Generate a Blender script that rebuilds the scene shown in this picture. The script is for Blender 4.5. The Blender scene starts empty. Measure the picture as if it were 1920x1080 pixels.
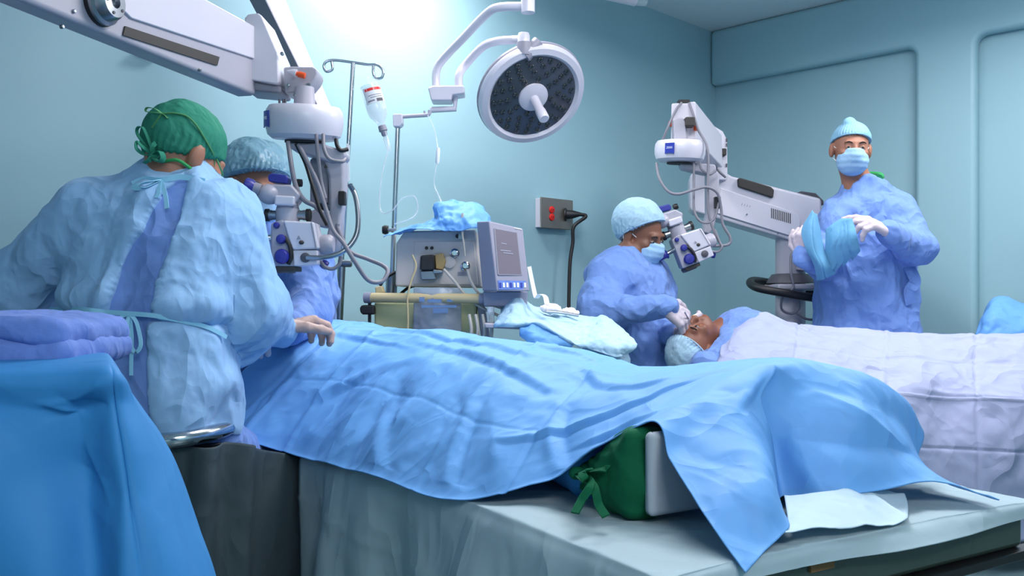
import bpy, bmesh, math, random
import numpy as np
from mathutils import Vector, Matrix
random.seed(4)
SC = bpy.context.scene
COL = SC.collection
F, HZ, CZ = 1690.0, 556.0, 1.0      # focal length in px, horizon row, eye height of the camera


def at(px, py, Y):
    """world point at distance Y that the photograph shows at (px, py)"""
    return Vector(((px - 960) / F * Y, Y, CZ + (HZ - py) / F * Y))


# ------------------------------------------------------------------ camera
cam = bpy.data.cameras.new('camera')
cam.sensor_fit = 'HORIZONTAL'
cam.sensor_width = 36
cam.lens = 36 * F / 1920
cam.shift_y = 16 / 1920
cam.clip_start = 0.02
camo = bpy.data.objects.new('camera', cam)
camo.location = (0, 0, CZ)
camo.rotation_euler = (math.radians(90), 0, 0)
COL.objects.link(camo)
SC.camera = camo
# ------------------------------------------------------------------ world, exposure
w = bpy.data.worlds.new('world')
SC.world = w
w.use_nodes = True
w.node_tree.nodes['Background'].inputs[0].default_value = (0.55, 0.7, 0.8, 1)
w.node_tree.nodes['Background'].inputs[1].default_value = 0.05
SC.view_settings.view_transform = 'Standard'
SC.view_settings.look = 'None'
SC.view_settings.gamma = 1
SC.view_settings.exposure = 0.1
SC.view_settings.use_curve_mapping = False
# ------------------------------------------------------------------ room frame
C0 = Vector((1.266, 5.77, 0))
E1 = Vector((-.989, -1, 0)).normalized()     # along the back wall, towards the left
E2 = Vector((1.012, -1, 0)).normalized()     # along the right wall, towards the right
H, L1, L2 = 2.70, 6.6, 5.3


def rm(p, q, z):
    return C0 + E1 * p + E2 * q + Vector((0, 0, z))


# (p, q, size along p, size along q, watts) of the ceiling luminaires
LUMINAIRES = [
    ('ceiling_light', 'long ceiling fluorescent luminaire close to the back wall', 2.6, .42, .55, .22, 21),
    ('ceiling_light', 'ceiling luminaire beside the right wall niches', 1.15, 2.3, .4, 1.2, 27),
    ('ceiling_light', 'ceiling luminaire above the front operating table', 3.0, 1.9, 1.2, .5, 27),
    ('ceiling_light', 'ceiling luminaire behind the camera', 5.2, 4.4, 1.4, .6, 44),
]
LCOL = (1.0, .965, .985)
for nm, lb, p, q, a, b, wt in LUMINAIRES:
    ld = bpy.data.lights.new('luminaire_light', 'AREA')
    ld.shape = 'RECTANGLE'
    ld.size, ld.size_y = a, b
    ld.energy = wt
    ld.color = LCOL
    lo = bpy.data.objects.new('luminaire_light', ld)
    lo.location = rm(p, q, H - .085)
    lo.rotation_euler = (0, 0, math.atan2(E1.y, E1.x))
    COL.objects.link(lo)
    if wt > 26 and q > 1:                    # extra uplight added above the tray to brighten the ceiling
        ld2 = ld.copy()
        ld2.energy = wt * .45
        l2 = bpy.data.objects.new('added_ceiling_fill', ld2)
        l2.location = rm(p, q, H - .165)
        l2.rotation_euler = (math.pi, 0, -math.atan2(E1.y, E1.x))
        COL.objects.link(l2)
        lo.location.z = H - .255


# ------------------------------------------------------------------ materials
def lin(h):
    if isinstance(h, str):
        h = h.lstrip('#')
        c = [int(h[i:i + 2], 16) / 255 for i in (0, 2, 4)]
    else:
        c = h
    return tuple(x / 12.92 if x <= .04045 else ((x + .055) / 1.055) ** 2.4 for x in c)


M = {}


def mat(name, col, rough=.5, metal=0., bump=0., bscale=80., var=.04, vscale=6., spec=.5, alpha=1., trans=0.,
        transl=0., sheen=0., emit=0., coat=0., sss=0., crease=0., cscale=6.):
    m = bpy.data.materials.new(name)
    m.use_nodes = True
    nt = m.node_tree
    N, Lk = nt.nodes, nt.links
    b = N['Principled BSDF']
    out = N['Material Output']
    c = lin(col)
    tc = N.new('ShaderNodeTexCoord')
    nz = N.new('ShaderNodeTexNoise')
    nz.inputs['Scale'].default_value = vscale
    nz.inputs['Detail'].default_value = 5
    Lk.new(tc.outputs['Object'], nz.inputs['Vector'])
    mx = N.new('ShaderNodeMix')
    mx.data_type = 'RGBA'
    mx.inputs[6].default_value = tuple(max(0, x * (1 - var)) for x in c) + (1,)
    mx.inputs[7].default_value = tuple(min(1, x * (1 + var)) for x in c) + (1,)
    Lk.new(nz.outputs[0], mx.inputs[0])
    Lk.new(mx.outputs[2], b.inputs['Base Color'])
    b.inputs['Roughness'].default_value = rough
    b.inputs['Metallic'].default_value = metal
    b.inputs['Specular IOR Level'].default_value = spec
    b.inputs['Transmission Weight'].default_value = trans
    b.inputs['Sheen Weight'].default_value = sheen
    b.inputs['Coat Weight'].default_value = coat
    if sss:
        b.inputs['Subsurface Weight'].default_value = sss
        b.inputs['Subsurface Radius'].default_value = (.01, .004, .002)
        b.inputs['Subsurface Scale'].default_value = .6
    if emit:
        b.inputs['Emission Color'].default_value = c + (1,)
        b.inputs['Emission Strength'].default_value = emit
    if bump:
        n2 = N.new('ShaderNodeTexNoise')
        n2.inputs['Scale'].default_value = bscale
        n2.inputs['Detail'].default_value = 4
        Lk.new(tc.outputs['Object'], n2.inputs['Vector'])
        bp = N.new('ShaderNodeBump')
        bp.inputs['Strength'].default_value = bump
        bp.inputs['Distance'].default_value = .01
        Lk.new(n2.outputs[0], bp.inputs['Height'])
        Lk.new(bp.outputs[0], b.inputs['Normal'])
    if crease:
        prev = None
        for k, (sc_, st_) in enumerate(((cscale, crease), (cscale * 2.3, crease * .55))):
            mp = N.new('ShaderNodeMapping')
            mp.inputs['Rotation'].default_value = (.4 + k, .7 - k * .9, .3 + k * 1.3)
            mp.inputs['Scale'].default_value = (1., 1.5, .75)
            Lk.new(tc.outputs['Object'], mp.inputs['Vector'])
            n3 = N.new('ShaderNodeTexNoise')
            n3.inputs['Scale'].default_value = sc_
            n3.inputs['Detail'].default_value = 1.5
            n3.inputs['Distortion'].default_value = .35
            Lk.new(mp.outputs[0], n3.inputs['Vector'])
            m1 = N.new('ShaderNodeMath')
            m1.operation = 'SUBTRACT'
            m1.inputs[1].default_value = .5
            Lk.new(n3.outputs[0], m1.inputs[0])
            m2 = N.new('ShaderNodeMath')
            m2.operation = 'ABSOLUTE'
            Lk.new(m1.outputs[0], m2.inputs[0])
            m3 = N.new('ShaderNodeMath')
            m3.operation = 'MINIMUM'
            m3.inputs[1].default_value = .16
            Lk.new(m2.outputs[0], m3.inputs[0])
            bp2 = N.new('ShaderNodeBump')
            bp2.invert = True
            bp2.inputs['Strength'].default_value = min(1., st_)
            bp2.inputs['Distance'].default_value = .45 / sc_
            Lk.new(m3.outputs[0], bp2.inputs['Height'])
            if prev is None and bump:
                Lk.new(bp.outputs[0], bp2.inputs['Normal'])
            elif prev is not None:
                Lk.new(prev.outputs[0], bp2.inputs['Normal'])
            prev = bp2
        Lk.new(prev.outputs[0], b.inputs['Normal'])
    sh = b.outputs[0]
    if transl:
        t = N.new('ShaderNodeBsdfTranslucent')
        Lk.new(mx.outputs[2], t.inputs[0])
        ms = N.new('ShaderNodeMixShader')
        ms.inputs[0].default_value = transl
        Lk.new(sh, ms.inputs[1])
        Lk.new(t.outputs[0], ms.inputs[2])
        sh = ms.outputs[0]
    if alpha < 1:
        t = N.new('ShaderNodeBsdfTransparent')
        ms = N.new('ShaderNodeMixShader')
        ms.inputs[0].default_value = alpha
        Lk.new(t.outputs[0], ms.inputs[1])
        Lk.new(sh, ms.inputs[2])
        sh = ms.outputs[0]
    Lk.new(sh, out.inputs[0])
    M[name] = m
    return m


mat('wall', '#9bc1cb', .42, bump=.04, bscale=25, var=.025, vscale=1.3, spec=.4)
mat('ceiling_paint', '#e4ebef', .7, bump=.03, bscale=30, var=.02)
mat('floor_vinyl', '#5f7a80', .35, var=.08, vscale=3)
mat('white_enamel', '#cfccd8', .32, var=.012, coat=.2)
mat('grey_enamel', '#a9a7b4', .38, var=.02)
mat('grey_plastic', '#8d8c9a', .45, var=.03)
mat('dark_grey', '#4c4b55', .5, var=.05)
mat('black_rubber', '#16171b', .5, var=.1)
mat('slot_dark', '#3b3836', .7, var=.1)
mat('chrome', '#c9cdd2', .16, 1., var=.02)
mat('steel', '#9a9fa6', .3, 1., var=.04)
mat('navy_knob', '#2b2f8c', .38, var=.06)
mat('logo_blue', '#2a3a9e', .4, var=.02)
mat('logo_white', '#dfe3f2', .5, var=.01)
mat('orange', '#d9501f', .4, var=.05)
mat('red', '#e0241c', .4, var=.05)
mat('cable_grey', '#7c7b86', .5, var=.06)
mat('skin_brown', '#7d5240', .5, var=.08, vscale=14, sss=.08, bump=.05, bscale=180)
mat('skin_tan', '#a4705a', .5, var=.08, vscale=14, sss=.08, bump=.05, bscale=180)
mat('skin_patient', '#80503d', .5, var=.09, vscale=14, sss=.08, bump=.05, bscale=160)
mat('glove', '#c9bcc6', .45, var=.06, vscale=30, bump=.12, bscale=60)
mat('glove_beige', '#c2a398', .45, var=.06, vscale=30, bump=.12, bscale=60)
mat('gown_blue', '#7193d4', .75, var=.05, vscale=9, bump=.1, bscale=40, sheen=.1, spec=.3, crease=.9, cscale=7)
mat('gown_light', '#9fcbf5', .75, var=.04, vscale=9, bump=.1, bscale=40, sheen=.1, spec=.25, alpha=.84, crease=.7, cscale=7)
mat('gown_tie', '#8fcbe8', .75, var=.03, vscale=9)
mat('drape_blue', '#70aeee', .58, var=.03, vscale=5, spec=.4, transl=.08, crease=.38, cscale=4.5)
mat('drape_deep', '#3784c2', .62, var=.04, vscale=5, spec=.3, crease=.22, cscale=4)
mat('drape_pale', '#b6daf0', .7, var=.03, vscale=5, transl=.12, spec=.25, crease=.5, cscale=12)
mat('sheet_lilac', '#aeb6d8', .7, var=.02, vscale=5, transl=.1, spec=.25, crease=.6, cscale=4.5)
mat('sheet_white', '#abc2cb', .7, var=.03, vscale=5, transl=.1, spec=.25, crease=.3, cscale=4)
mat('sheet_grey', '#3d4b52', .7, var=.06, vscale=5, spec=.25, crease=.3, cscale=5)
mat('paper_white', '#bcd4e2', .7, var=.02, bump=.1, bscale=30)
mat('bundle_blue', '#6481c8', .75, var=.05, vscale=12, bump=.15, bscale=60, sheen=.1, spec=.2, crease=.4, cscale=14)
mat('cloth_teal', '#6aa4cb', .75, var=.05, vscale=12, bump=.1, bscale=80, spec=.2, crease=.12, cscale=14)
mat('cap_green', '#33836d', .8, var=.08, vscale=20, bump=.2, bscale=60, spec=.15, crease=.4, cscale=18)
mat('tie_green', '#4a8a58', .8, var=.08)
mat('boot_green', '#0c593c', .8, var=.1, vscale=20, bump=.2, bscale=50, spec=.15)
mat('scrub_green', '#2f9a55', .8, var=.06, bump=.2, bscale=50)
mat('sole_white', '#a8b2bd', .7, var=.05)
mat('cap_blue', '#b3d6ec', .75, var=.05, vscale=18, bump=.3, bscale=60, transl=.15, spec=.2, crease=.4, cscale=22)
mat('cap_sky', '#93c4e0', .75, var=.05, vscale=18, bump=.3, bscale=60, transl=.12, spec=.2, crease=.4, cscale=22)
mat('cap_clear', '#86b4c8', .35, var=.08, vscale=18, spec=.6, alpha=.9, crease=.8, cscale=20)
mat('mask_blue', '#a4cdf0', .7, var=.03, bump=.1, bscale=40, transl=.1)
mat('strap_white', '#e6e8ec', .6, var=.02)
mat('eye_white', '#94867e', .2, var=.02)
mat('eye_dark', '#1a1310', .15, var=.05)
mat('hair_dark', '#15100e', .7, var=.1)
mat('cart_yellow', '#b5b98c', .5, var=.03)
mat('cart_beige', '#c9b78d', .5, var=.03)
mat('console_beige', '#c6c0bc', .5, var=.02)
mat('monitor_grey', '#8f8fa2', .45, var=.03)
mat('screen_grey', '#77707c', .22, var=.05, vscale=4)
mat('bag_clear', '#9fa9ba', .3, var=.06, alpha=.55, bump=.3, bscale=25)
mat('bag_print', '#6f95c8', .5, var=.05, alpha=.55)
mat('clear_plastic', '#e9f3f8', .08, var=.02, alpha=.35, spec=.8)
mat('tube_clear', '#e8eef4', .15, var=.02, alpha=.35, spec=.8)
mat('tube_pale', '#c6c0b8', .3, var=.05, alpha=.85)
mat('amber', '#a38a5a', .4, var=.15, vscale=30)
mat('outlet_steel', '#8a8680', .4, .6, var=.06)
mat('panel_dark', '#39424b', .3, var=.1, coat=.4)
mat('lamp_led', '#15181c', .12, var=.1, coat=1.)
mat('bed_vinyl', '#39463f', .16, var=.1, coat=.6)
mat('bed_dark', '#151516', .4, var=.1)
mat('brown_tag', '#7a5a34', .6, var=.15, vscale=60)
mat('gauze', '#e9e2e6', .85, var=.04, bump=.5, bscale=70)
mat('diffuser', '#ffffff', .5, emit=3.)


# ------------------------------------------------------------------ object helpers
def tag(o, label=None, cat=None, group=None, kind=None):
    for k, v in (('label', label), ('category', cat), ('group', group), ('kind', kind)):
        if v:
            o[k] = v
    return o


def thing(name, label, cat, loc=(0, 0, 0), group=None):
    o = bpy.data.objects.new(name, None)
    o.empty_display_size = .05
    o.location = loc
    COL.objects.link(o)
    return tag(o, label, cat, group)


def attach(o, parent):
    COL.objects.link(o)
    if parent is not None:
        o.parent = parent
        if parent.type == 'EMPTY':
            o.matrix_parent_inverse = Matrix.Translation(-Vector(parent.location))
    return o


def np_mesh(name, V, faces):
    """faces: list of int arrays (n,3) / (n,4)"""
    me = bpy.data.meshes.new(name)
    V = np.asarray(V, np.float32)
    faces = [np.asarray(f, np.int32) for f in faces if len(f)]
    me.vertices.add(len(V))
    me.vertices.foreach_set('co', V.ravel())
    loops = np.concatenate([f.ravel() for f in faces])
    tot = np.concatenate([np.full(len(f), f.shape[1], np.int32) for f in faces])
    start = np.concatenate([[0], np.cumsum(tot)[:-1]]).astype(np.int32)
    me.loops.add(len(loops))
    me.loops.foreach_set('vertex_index', loops)
    me.polygons.add(len(tot))
    me.polygons.foreach_set('loop_start', start)
    me.polygons.foreach_set('loop_total', tot)
    me.update(calc_edges=True)
    me.validate()
    return me


def finish(name, me, m, parent=None, sharp=None, bevel=0, solid=0, label=None, bseg=2):
    o = bpy.data.objects.new(name, me)
    me.materials.append(M[m] if isinstance(m, str) else m)
    me.shade_smooth()
    if sharp:
        me.set_sharp_from_angle(angle=math.radians(sharp))
    attach(o, parent)
    if solid:
        md = o.modifiers.new('thickness', 'SOLIDIFY')
        md.thickness = solid
        md.offset = 0
    if bevel:
        md = o.modifiers.new('bevel', 'BEVEL')
        md.width = bevel
        md.segments = bseg
        md.limit_method = 'ANGLE'
        md.angle_limit = math.radians(40)
        md.harden_normals = True
    if label:
        o['label'] = label
    return o


def frame(z, x=None):
    z = Vector(z).normalized()
    if x is None:
        x = Vector((0, 0, 1)) if abs(z.z) < .9 else Vector((1, 0, 0))
    x = Vector(x)
    x = (x - z * x.dot(z)).normalized()
    return x, z.cross(x), z


def smoothpath(pts, n=8):
    """Catmull-Rom through pts"""
    P = [Vector(p) for p in pts]
    if len(P) < 3:
        return P
    out = []
    for i in range(len(P) - 1):
        a = P[i - 1] if i else P[0] * 2 - P[1]
        b, c = P[i], P[i + 1]
        d = P[i + 2] if i + 2 < len(P) else c * 2 - b
        for k in range(n):
            t = k / n
            out.append(.5 * ((2 * b) + (c - a) * t + (2 * a - 5 * b + 4 * c - d) * t * t + (3 * b - a - 3 * c + d) * t ** 3))
    out.append(P[-1])
    return out


class MB:
    def __init__(self):
        self.v, self.f = [], []

    def add(self, v, f):
        n = len(self.v)
        self.v += [tuple(x) for x in v]
        self.f += [tuple(i + n for i in q) for q in f]
        return self

    def box(self, c, s, ax=None):
        c = Vector(c)
        X, Y, Z = ax or (Vector((1, 0, 0)), Vector((0, 1, 0)), Vector((0, 0, 1)))
        v = [c + X * (s[0] / 2 * i) + Y * (s[1] / 2 * j) + Z * (s[2] / 2 * k) for i in (-1, 1) for j in (-1, 1) for k in (-1, 1)]
        return self.add(v, [(0, 1, 3, 2), (4, 6, 7, 5), (0, 4, 5, 1), (2, 3, 7, 6), (0, 2, 6, 4), (1, 5, 7, 3)])

    def hexa(self, a, b):
        """two quads (4 points each, same turn) joined to a solid"""
        v = list(a) + list(b)
        return self.add(v, [(3, 2, 1, 0), (4, 5, 6, 7)] + [(i, (i + 1) % 4, 4 + (i + 1) % 4, 4 + i) for i in range(4)])

    def cyl(self, p0, p1, r0, r1=None, n=20):
        return self.tube([p0, p1], [r0, r0 if r1 is None else r1], n)

    def tube(self, pts, r, n=8, closed=False):
        P = [Vector(p) for p in pts]
        R = r if isinstance(r, (list, tuple)) else [r] * len(P)
        v, f = [], []
        x = None
        for i, p in enumerate(P):
            t = (P[min(i + 1, len(P) - 1)] - P[max(i - 1, 0)])
            if t.length < 1e-9:
                t = Vector((0, 0, 1))
            x, y, _ = frame(t, x)
            for k in range(n):
                a = 2 * math.pi * k / n
                v.append(p + (x * math.cos(a) + y * math.sin(a)) * R[i])
        for i in range(len(P) - 1):
            for k in range(n):
                f.append((i * n + k, i * n + (k + 1) % n, (i + 1) * n + (k + 1) % n, (i + 1) * n + k))
        f.append(tuple(range(n - 1, -1, -1)))
        f.append(tuple((len(P) - 1) * n + k for k in range(n)))
        return self.add(v, f)

    def lathe(self, prof, o, axis, n=32, x=None):
        """prof: [(radius, height)] turned round the axis at o"""
        X, Y, Z = frame(axis, x)
        o = Vector(o)
        v, f = [], []
        for r, h in prof:
            for k in range(n):
                a = 2 * math.pi * k / n
                v.append(o + Z * h + (X * math.cos(a) + Y * math.sin(a)) * max(r, 1e-5))
        m = len(prof)
        for i in range(m - 1):
            for k in range(n):
                f.append((i * n + k, i * n + (k + 1) % n, (i + 1) * n + (k + 1) % n, (i + 1) * n + k))
        f.append(tuple(range(n - 1, -1, -1)))
        f.append(tuple((m - 1) * n + k for k in range(n)))
        return self.add(v, f)

    def prism(self, poly, depth):
        """3-D polygon (planar) and a depth vector"""
        P = [Vector(p) for p in poly]
        d = Vector(depth)
        n = len(P)
        v = P + [p + d for p in P]
        return self.add(v, [tuple(range(n - 1, -1, -1)), tuple(range(n, 2 * n))] +
                        [(i, (i + 1) % n, n + (i + 1) % n, n + i) for i in range(n)])

    def ball(self, c, r, ax=None, n=16):
        X, Y, Z = ax or (Vector((1, 0, 0)), Vector((0, 1, 0)), Vector((0, 0, 1)))
        r = r if isinstance(r, (list, tuple)) else (r, r, r)
        c = Vector(c)
        v, f = [], []
        m = n // 2
        for i in range(m + 1):
            th = math.pi * (i + .001) / (m + .002)
            for k in range(n):
                a = 2 * math.pi * k / n
                v.append(c + X * (r[0] * math.sin(th) * math.cos(a)) + Y * (r[1] * math.sin(th) * math.sin(a)) + Z * (r[2] * math.cos(th)))
        for i in range(m):
            for k in range(n):
                f.append((i * n + k, (i + 1) * n + k, (i + 1) * n + (k + 1) % n, i * n + (k + 1) % n))
        return self.add(v, f)

    def ribbon(self, pts, wdir, width, thick=.0015):
        P = [Vector(p) for p in pts]
        v, f = [], []
        for i, p in enumerate(P):
            t = (P[min(i + 1, len(P) - 1)] - P[max(i - 1, 0)]).normalized()
            wd = Vector(wdir)
            wd = (wd - t * wd.dot(t)).normalized()
            nn = t.cross(wd)
            for a, b in ((-1, -1), (1, -1), (1, 1), (-1, 1)):
                v.append(p + wd * (a * width / 2) + nn * (b * thick / 2))
        for i in range(len(P) - 1):
            for k in range(4):
                f.append((i * 4 + k, i * 4 + (k + 1) % 4, i * 4 + 4 + (k + 1) % 4, i * 4 + 4 + k))
        f += [(3, 2, 1, 0), tuple(len(P) * 4 - 4 + k for k in range(4))]
        return self.add(v, f)

    def build(self, name, m, parent=None, sharp=40, bevel=0, label=None, bseg=2):
        me = bpy.data.meshes.new(name)
        me.from_pydata(self.v, [], self.f)
        bm = bmesh.new()
        bm.from_mesh(me)
        bmesh.ops.recalc_face_normals(bm, faces=bm.faces)
        bm.to_mesh(me)
        bm.free()
        me.update()
        return finish(name, me, m, parent, sharp, bevel, label=label, bseg=bseg)


def text_mesh(name, s, m, parent, o, x, y, size, thick=.0006):
    """flat lettering centred on o, reading along x, up along y"""
    cu = bpy.data.curves.new(name, 'FONT')
    cu.body = s
    cu.size = size
    cu.align_x = 'CENTER'
    cu.align_y = 'CENTER'
    cu.extrude = thick
    t = bpy.data.objects.new(name, cu)
    COL.objects.link(t)
    dg = bpy.context.evaluated_depsgraph_get()
    me = bpy.data.meshes.new_from_object(t.evaluated_get(dg))
    bpy.data.objects.remove(t)
    X, Y = Vector(x).normalized(), Vector(y).normalized()
    Z = X.cross(Y)
    mm = Matrix(((X.x, Y.x, Z.x, o[0]), (X.y, Y.y, Z.y, o[1]), (X.z, Y.z, Z.z, o[2]), (0, 0, 0, 1)))
    me.transform(mm)
    me.materials.clear()
    ob = bpy.data.objects.new(name, me)
    me.materials.append(M[m])
    attach(ob, parent)
    return ob


# ------------------------------------------------------------------ noise
_T = np.random.RandomState(7).rand(32, 32, 32).astype(np.float32) * 2 - 1


def vnoise(P, smooth=True):
    P = np.asarray(P, np.float32)
    i = np.floor(P).astype(np.int32)
    f = P - i
    if smooth:
        f = f * f * (3 - 2 * f)
    i0 = i % 32
    i1 = (i + 1) % 32
    x0, y0, z0 = i0.T
    x1, y1, z1 = i1.T
    fx, fy, fz = f.T
    a = _T[x0, y0, z0] * (1 - fx) + _T[x1, y0, z0] * fx
    b = _T[x0, y1, z0] * (1 - fx) + _T[x1, y1, z0] * fx
    c = _T[x0, y0, z1] * (1 - fx) + _T[x1, y0, z1] * fx
    d = _T[x0, y1, z1] * (1 - fx) + _T[x1, y1, z1] * fx
    return (a * (1 - fy) + b * fy) * (1 - fz) + (c * (1 - fy) + d * fy) * fz


def _rot(seed):
    q, _ = np.linalg.qr(np.random.RandomState(seed).randn(3, 3))
    return q.astype(np.float32)


def crumple(P, scale, seed=0, octaves=3):
    """creased, facetted relief about 0 (roughly -1..1)"""
    out = 0
    a = 1.
    for k in range(octaves):
        Q = np.asarray(P, np.float32) @ _rot(seed * 13 + k) * scale + seed * 3.7 + k * 9.1
        Q = Q + .35 * np.stack([vnoise(Q * .7 + 5), vnoise(Q * .7 + 11), vnoise(Q * .7 + 17)], 1)
        n = vnoise(Q, False)
        out = out + a * (1 - 2.6 * np.abs(n))
        a *= .5
        scale *= 1.9
    return out / 1.6


# ------------------------------------------------------------------ signed distance bodies
def A3(p):
    return np.array(p, np.float32)


def s_cap(P, a, b, ra, rb=None):
    a, b = A3(a), A3(b)
    rb = ra if rb is None else rb
    d = b - a
    t = np.clip(((P - a) @ d) / max(float(d @ d), 1e-9), 0, 1)
    return np.linalg.norm(P - a - t[:, None] * d, axis=1) - (ra + (rb - ra) * t)


def s_ell(P, c, r, R=None):
    q = P - A3(c)
    if R is not None:
        q = q @ R
    r = A3(r)
    k0 = np.linalg.norm(q / r, axis=1)
    k1 = np.linalg.norm(q / (r * r), axis=1)
    return k0 * (k0 - 1) / np.maximum(k1, 1e-6)


def s_box(P, c, s, R=None, rad=.01):
    q = P - A3(c)
    if R is not None:
        q = q @ R
    q = np.abs(q) - (A3(s) / 2 - rad)
    return np.linalg.norm(np.maximum(q, 0), axis=1) + np.minimum(q.max(1), 0) - rad


def s_loft(P, secs, n=2.3):
    """secs: (z, cx, cy, rx, ry[, turn in degrees]) from low to high"""
    S = np.array([tuple(s) + ((0,) if len(s) == 5 else ()) for s in secs], float)
    zz = np.linspace(S[0, 0], S[-1, 0], 60)
    tab = []
    for k in range(1, 6):
        y = np.interp(zz, S[:, 0], S[:, k])
        for _ in range(3):
            y[1:-1] = (y[:-2] + 2 * y[1:-1] + y[2:]) / 4
        tab.append(y)
    z = np.clip(P[:, 2], S[0, 0], S[-1, 0])
    cx, cy, rx, ry, an = [np.interp(z, zz, t) for t in tab]
    x, y = P[:, 0] - cx, P[:, 1] - cy
    a = np.radians(an)
    x, y = x * np.cos(a) + y * np.sin(a), -x * np.sin(a) + y * np.cos(a)
    k = (np.abs(x / rx) ** n + np.abs(y / ry) ** n) ** (1 / n)
    d = (k - 1) * np.minimum(rx, ry)
    dz = np.maximum(S[0, 0] - P[:, 2], P[:, 2] - S[-1, 0])
    return np.where(dz > 0, np.sqrt(np.maximum(d, 0) ** 2 + dz ** 2), np.maximum(d, dz))


def smin(a, b, k):
    h = np.clip(.5 + .5 * (b - a) / k, 0, 1)
    return b * (1 - h) + a * h - k * h * (1 - h)


def smax(a, b, k):
    return -smin(-a, -b, k)


def U(k, *ds):
    r = ds[0]
    for d in ds[1:]:
        r = smin(r, d, k)
    return r


def mesh_sdf(fn, lo, hi, h, B=8):
    lo, hi = np.array(lo, float), np.array(hi, float)
    nb = np.maximum(np.ceil((hi - lo) / h / B).astype(int), 1)
    n = nb * B
    g = np.stack(np.meshgrid(*[np.arange(k) for k in nb], indexing='ij'), -1).reshape(-1, 3)
    d = fn((lo + (g * B + (B - 1) / 2) * h).astype(np.float32))
    Fv = np.empty(tuple(n), np.float32)
    F6 = Fv.reshape(nb[0], B, nb[1], B, nb[2], B).transpose(0, 2, 4, 1, 3, 5)
    F6[:] = np.asarray(d, np.float32).reshape(*nb, 1, 1, 1)
    ac = g[np.abs(d) < B * h * .92 + .008]
    off = np.stack(np.meshgrid(*[np.arange(B)] * 3, indexing='ij'), -1).reshape(1, -1, 3)
    for i in range(0, len(ac), 500):
        b = ac[i:i + 500]
        pts = (lo + (b[:, None, :] * B + off) * h).reshape(-1, 3).astype(np.float32)
        F6[b[:, 0], b[:, 1], b[:, 2]] = np.asarray(fn(pts), np.float32).reshape(-1, B, B, B)
    s = Fv < 0
    nx, ny, nz = n
    cnt = np.zeros((nx - 1, ny - 1, nz - 1), np.int8)
    cor = [(i, j, k) for i in (0, 1) for j in (0, 1) for k in (0, 1)]
    for i, j, k in cor:
        cnt += s[i:nx - 1 + i, j:ny - 1 + j, k:nz - 1 + k]
    act = (cnt > 0) & (cnt < 8)
    idx = np.argwhere(act)
    vid = np.full(act.shape, -1, np.int32)
    vid[act] = np.arange(len(idx))
    acc = np.zeros((len(idx), 3))
    c = np.zeros(len(idx))
    for ca in cor:
        for ax in range(3):
            if ca[ax] == 0:
                cb = list(ca)
                cb[ax] = 1
                fa = Fv[tuple((idx + ca).T)]
                fb = Fv[tuple((idx + cb).T)]
                x = (fa < 0) != (fb < 0)
                t = np.where(x, fa / np.where(x, fa - fb, 1), 0)
                p = np.repeat(np.array([ca], float), len(idx), 0)
                p[:, ax] += t
                acc += p * x[:, None]
                c += x
    V = lo + (idx + acc / c[:, None]) * h
    quads = []
    for ax in range(3):
        o1, o2 = [(1, 2), (2, 0), (0, 1)][ax]
        sl0 = [slice(None)] * 3
        sl1 = [slice(None)] * 3
        sl0[ax] = slice(0, n[ax] - 1)
        sl1[ax] = slice(1, n[ax])
        a, b = s[tuple(sl0)], s[tuple(sl1)]
        e = np.argwhere(a != b)
        e = e[(e[:, o1] > 0) & (e[:, o2] > 0) & (e[:, o1] < n[o1] - 1) & (e[:, o2] < n[o2] - 1)]
        ins = a[tuple(e.T)]
        u = np.zeros(3, int)
        u[o1] = 1
        v = np.zeros(3, int)
        v[o2] = 1
        q = np.stack([vid[tuple((e - u - v).T)], vid[tuple((e - v).T)], vid[tuple(e.T)], vid[tuple((e - u).T)]], 1)
        q[~ins] = q[~ins][:, ::-1]
        quads.append(q)
    Q = np.concatenate(quads)
    return V, Q[(Q >= 0).all(1)]


def normals(V, Q):
    n = np.cross(V[Q[:, 2]] - V[Q[:, 0]], V[Q[:, 3]] - V[Q[:, 1]])
    N = np.stack([np.bincount(Q.ravel(), np.repeat(n[:, k], 4), len(V)) for k in range(3)], 1)
    return N / np.maximum(np.linalg.norm(N, axis=1), 1e-12)[:, None]


def relax(V, Q, it=1, lam=.5):
    for _ in range(it):
        i = Q.ravel()
        nx, pv = np.roll(Q, -1, 1).ravel(), np.roll(Q, 1, 1).ravel()
        c = 2 * np.bincount(i, minlength=len(V))
        S2 = V[nx] + V[pv]
        acc = np.stack([np.bincount(i, S2[:, k], len(V)) for k in range(3)], 1)
        V = V + lam * (acc / np.maximum(c, 1)[:, None] - V)
    return V


def sdf_obj(name, fn, lo, hi, h, m, parent=None, disp=None, it=1, label=None, sharp=None):
    V, Q = mesh_sdf(fn, lo, hi, h)
    V = relax(V, Q, it)
    if disp is not None:
        N = normals(V, Q)
        V = V + N * np.asarray(disp(V.astype(np.float32), N))[:, None]
    return finish(name, np_mesh(name, V, [Q]), m, parent, sharp, label=label)


def box_of(pts, pad):
    P = np.array([tuple(p) for p in pts])
    return P.min(0) - pad, P.max(0) + pad


# ------------------------------------------------------------------ cloth sheets from a control net
def catmull(A, n):
    """A (k, m, 3) -> resampled along axis 0 to n"""
    A = np.asarray(A, float)
    k = len(A)
    A2 = np.concatenate([[2 * A[0] - A[1]], A, [2 * A[-1] - A[-2]]])
    u = np.linspace(0, k - 1, n)
    i = np.minimum(u.astype(int), k - 2)
    t = (u - i).reshape(-1, *([1] * (A.ndim - 1)))
    a, b, c, d = A2[i], A2[i + 1], A2[i + 2], A2[i + 3]
    return .5 * (2 * b + (c - a) * t + (2 * a - 5 * b + 4 * c - d) * t ** 2 + (3 * b - a - 3 * c + d) * t ** 3)


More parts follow.
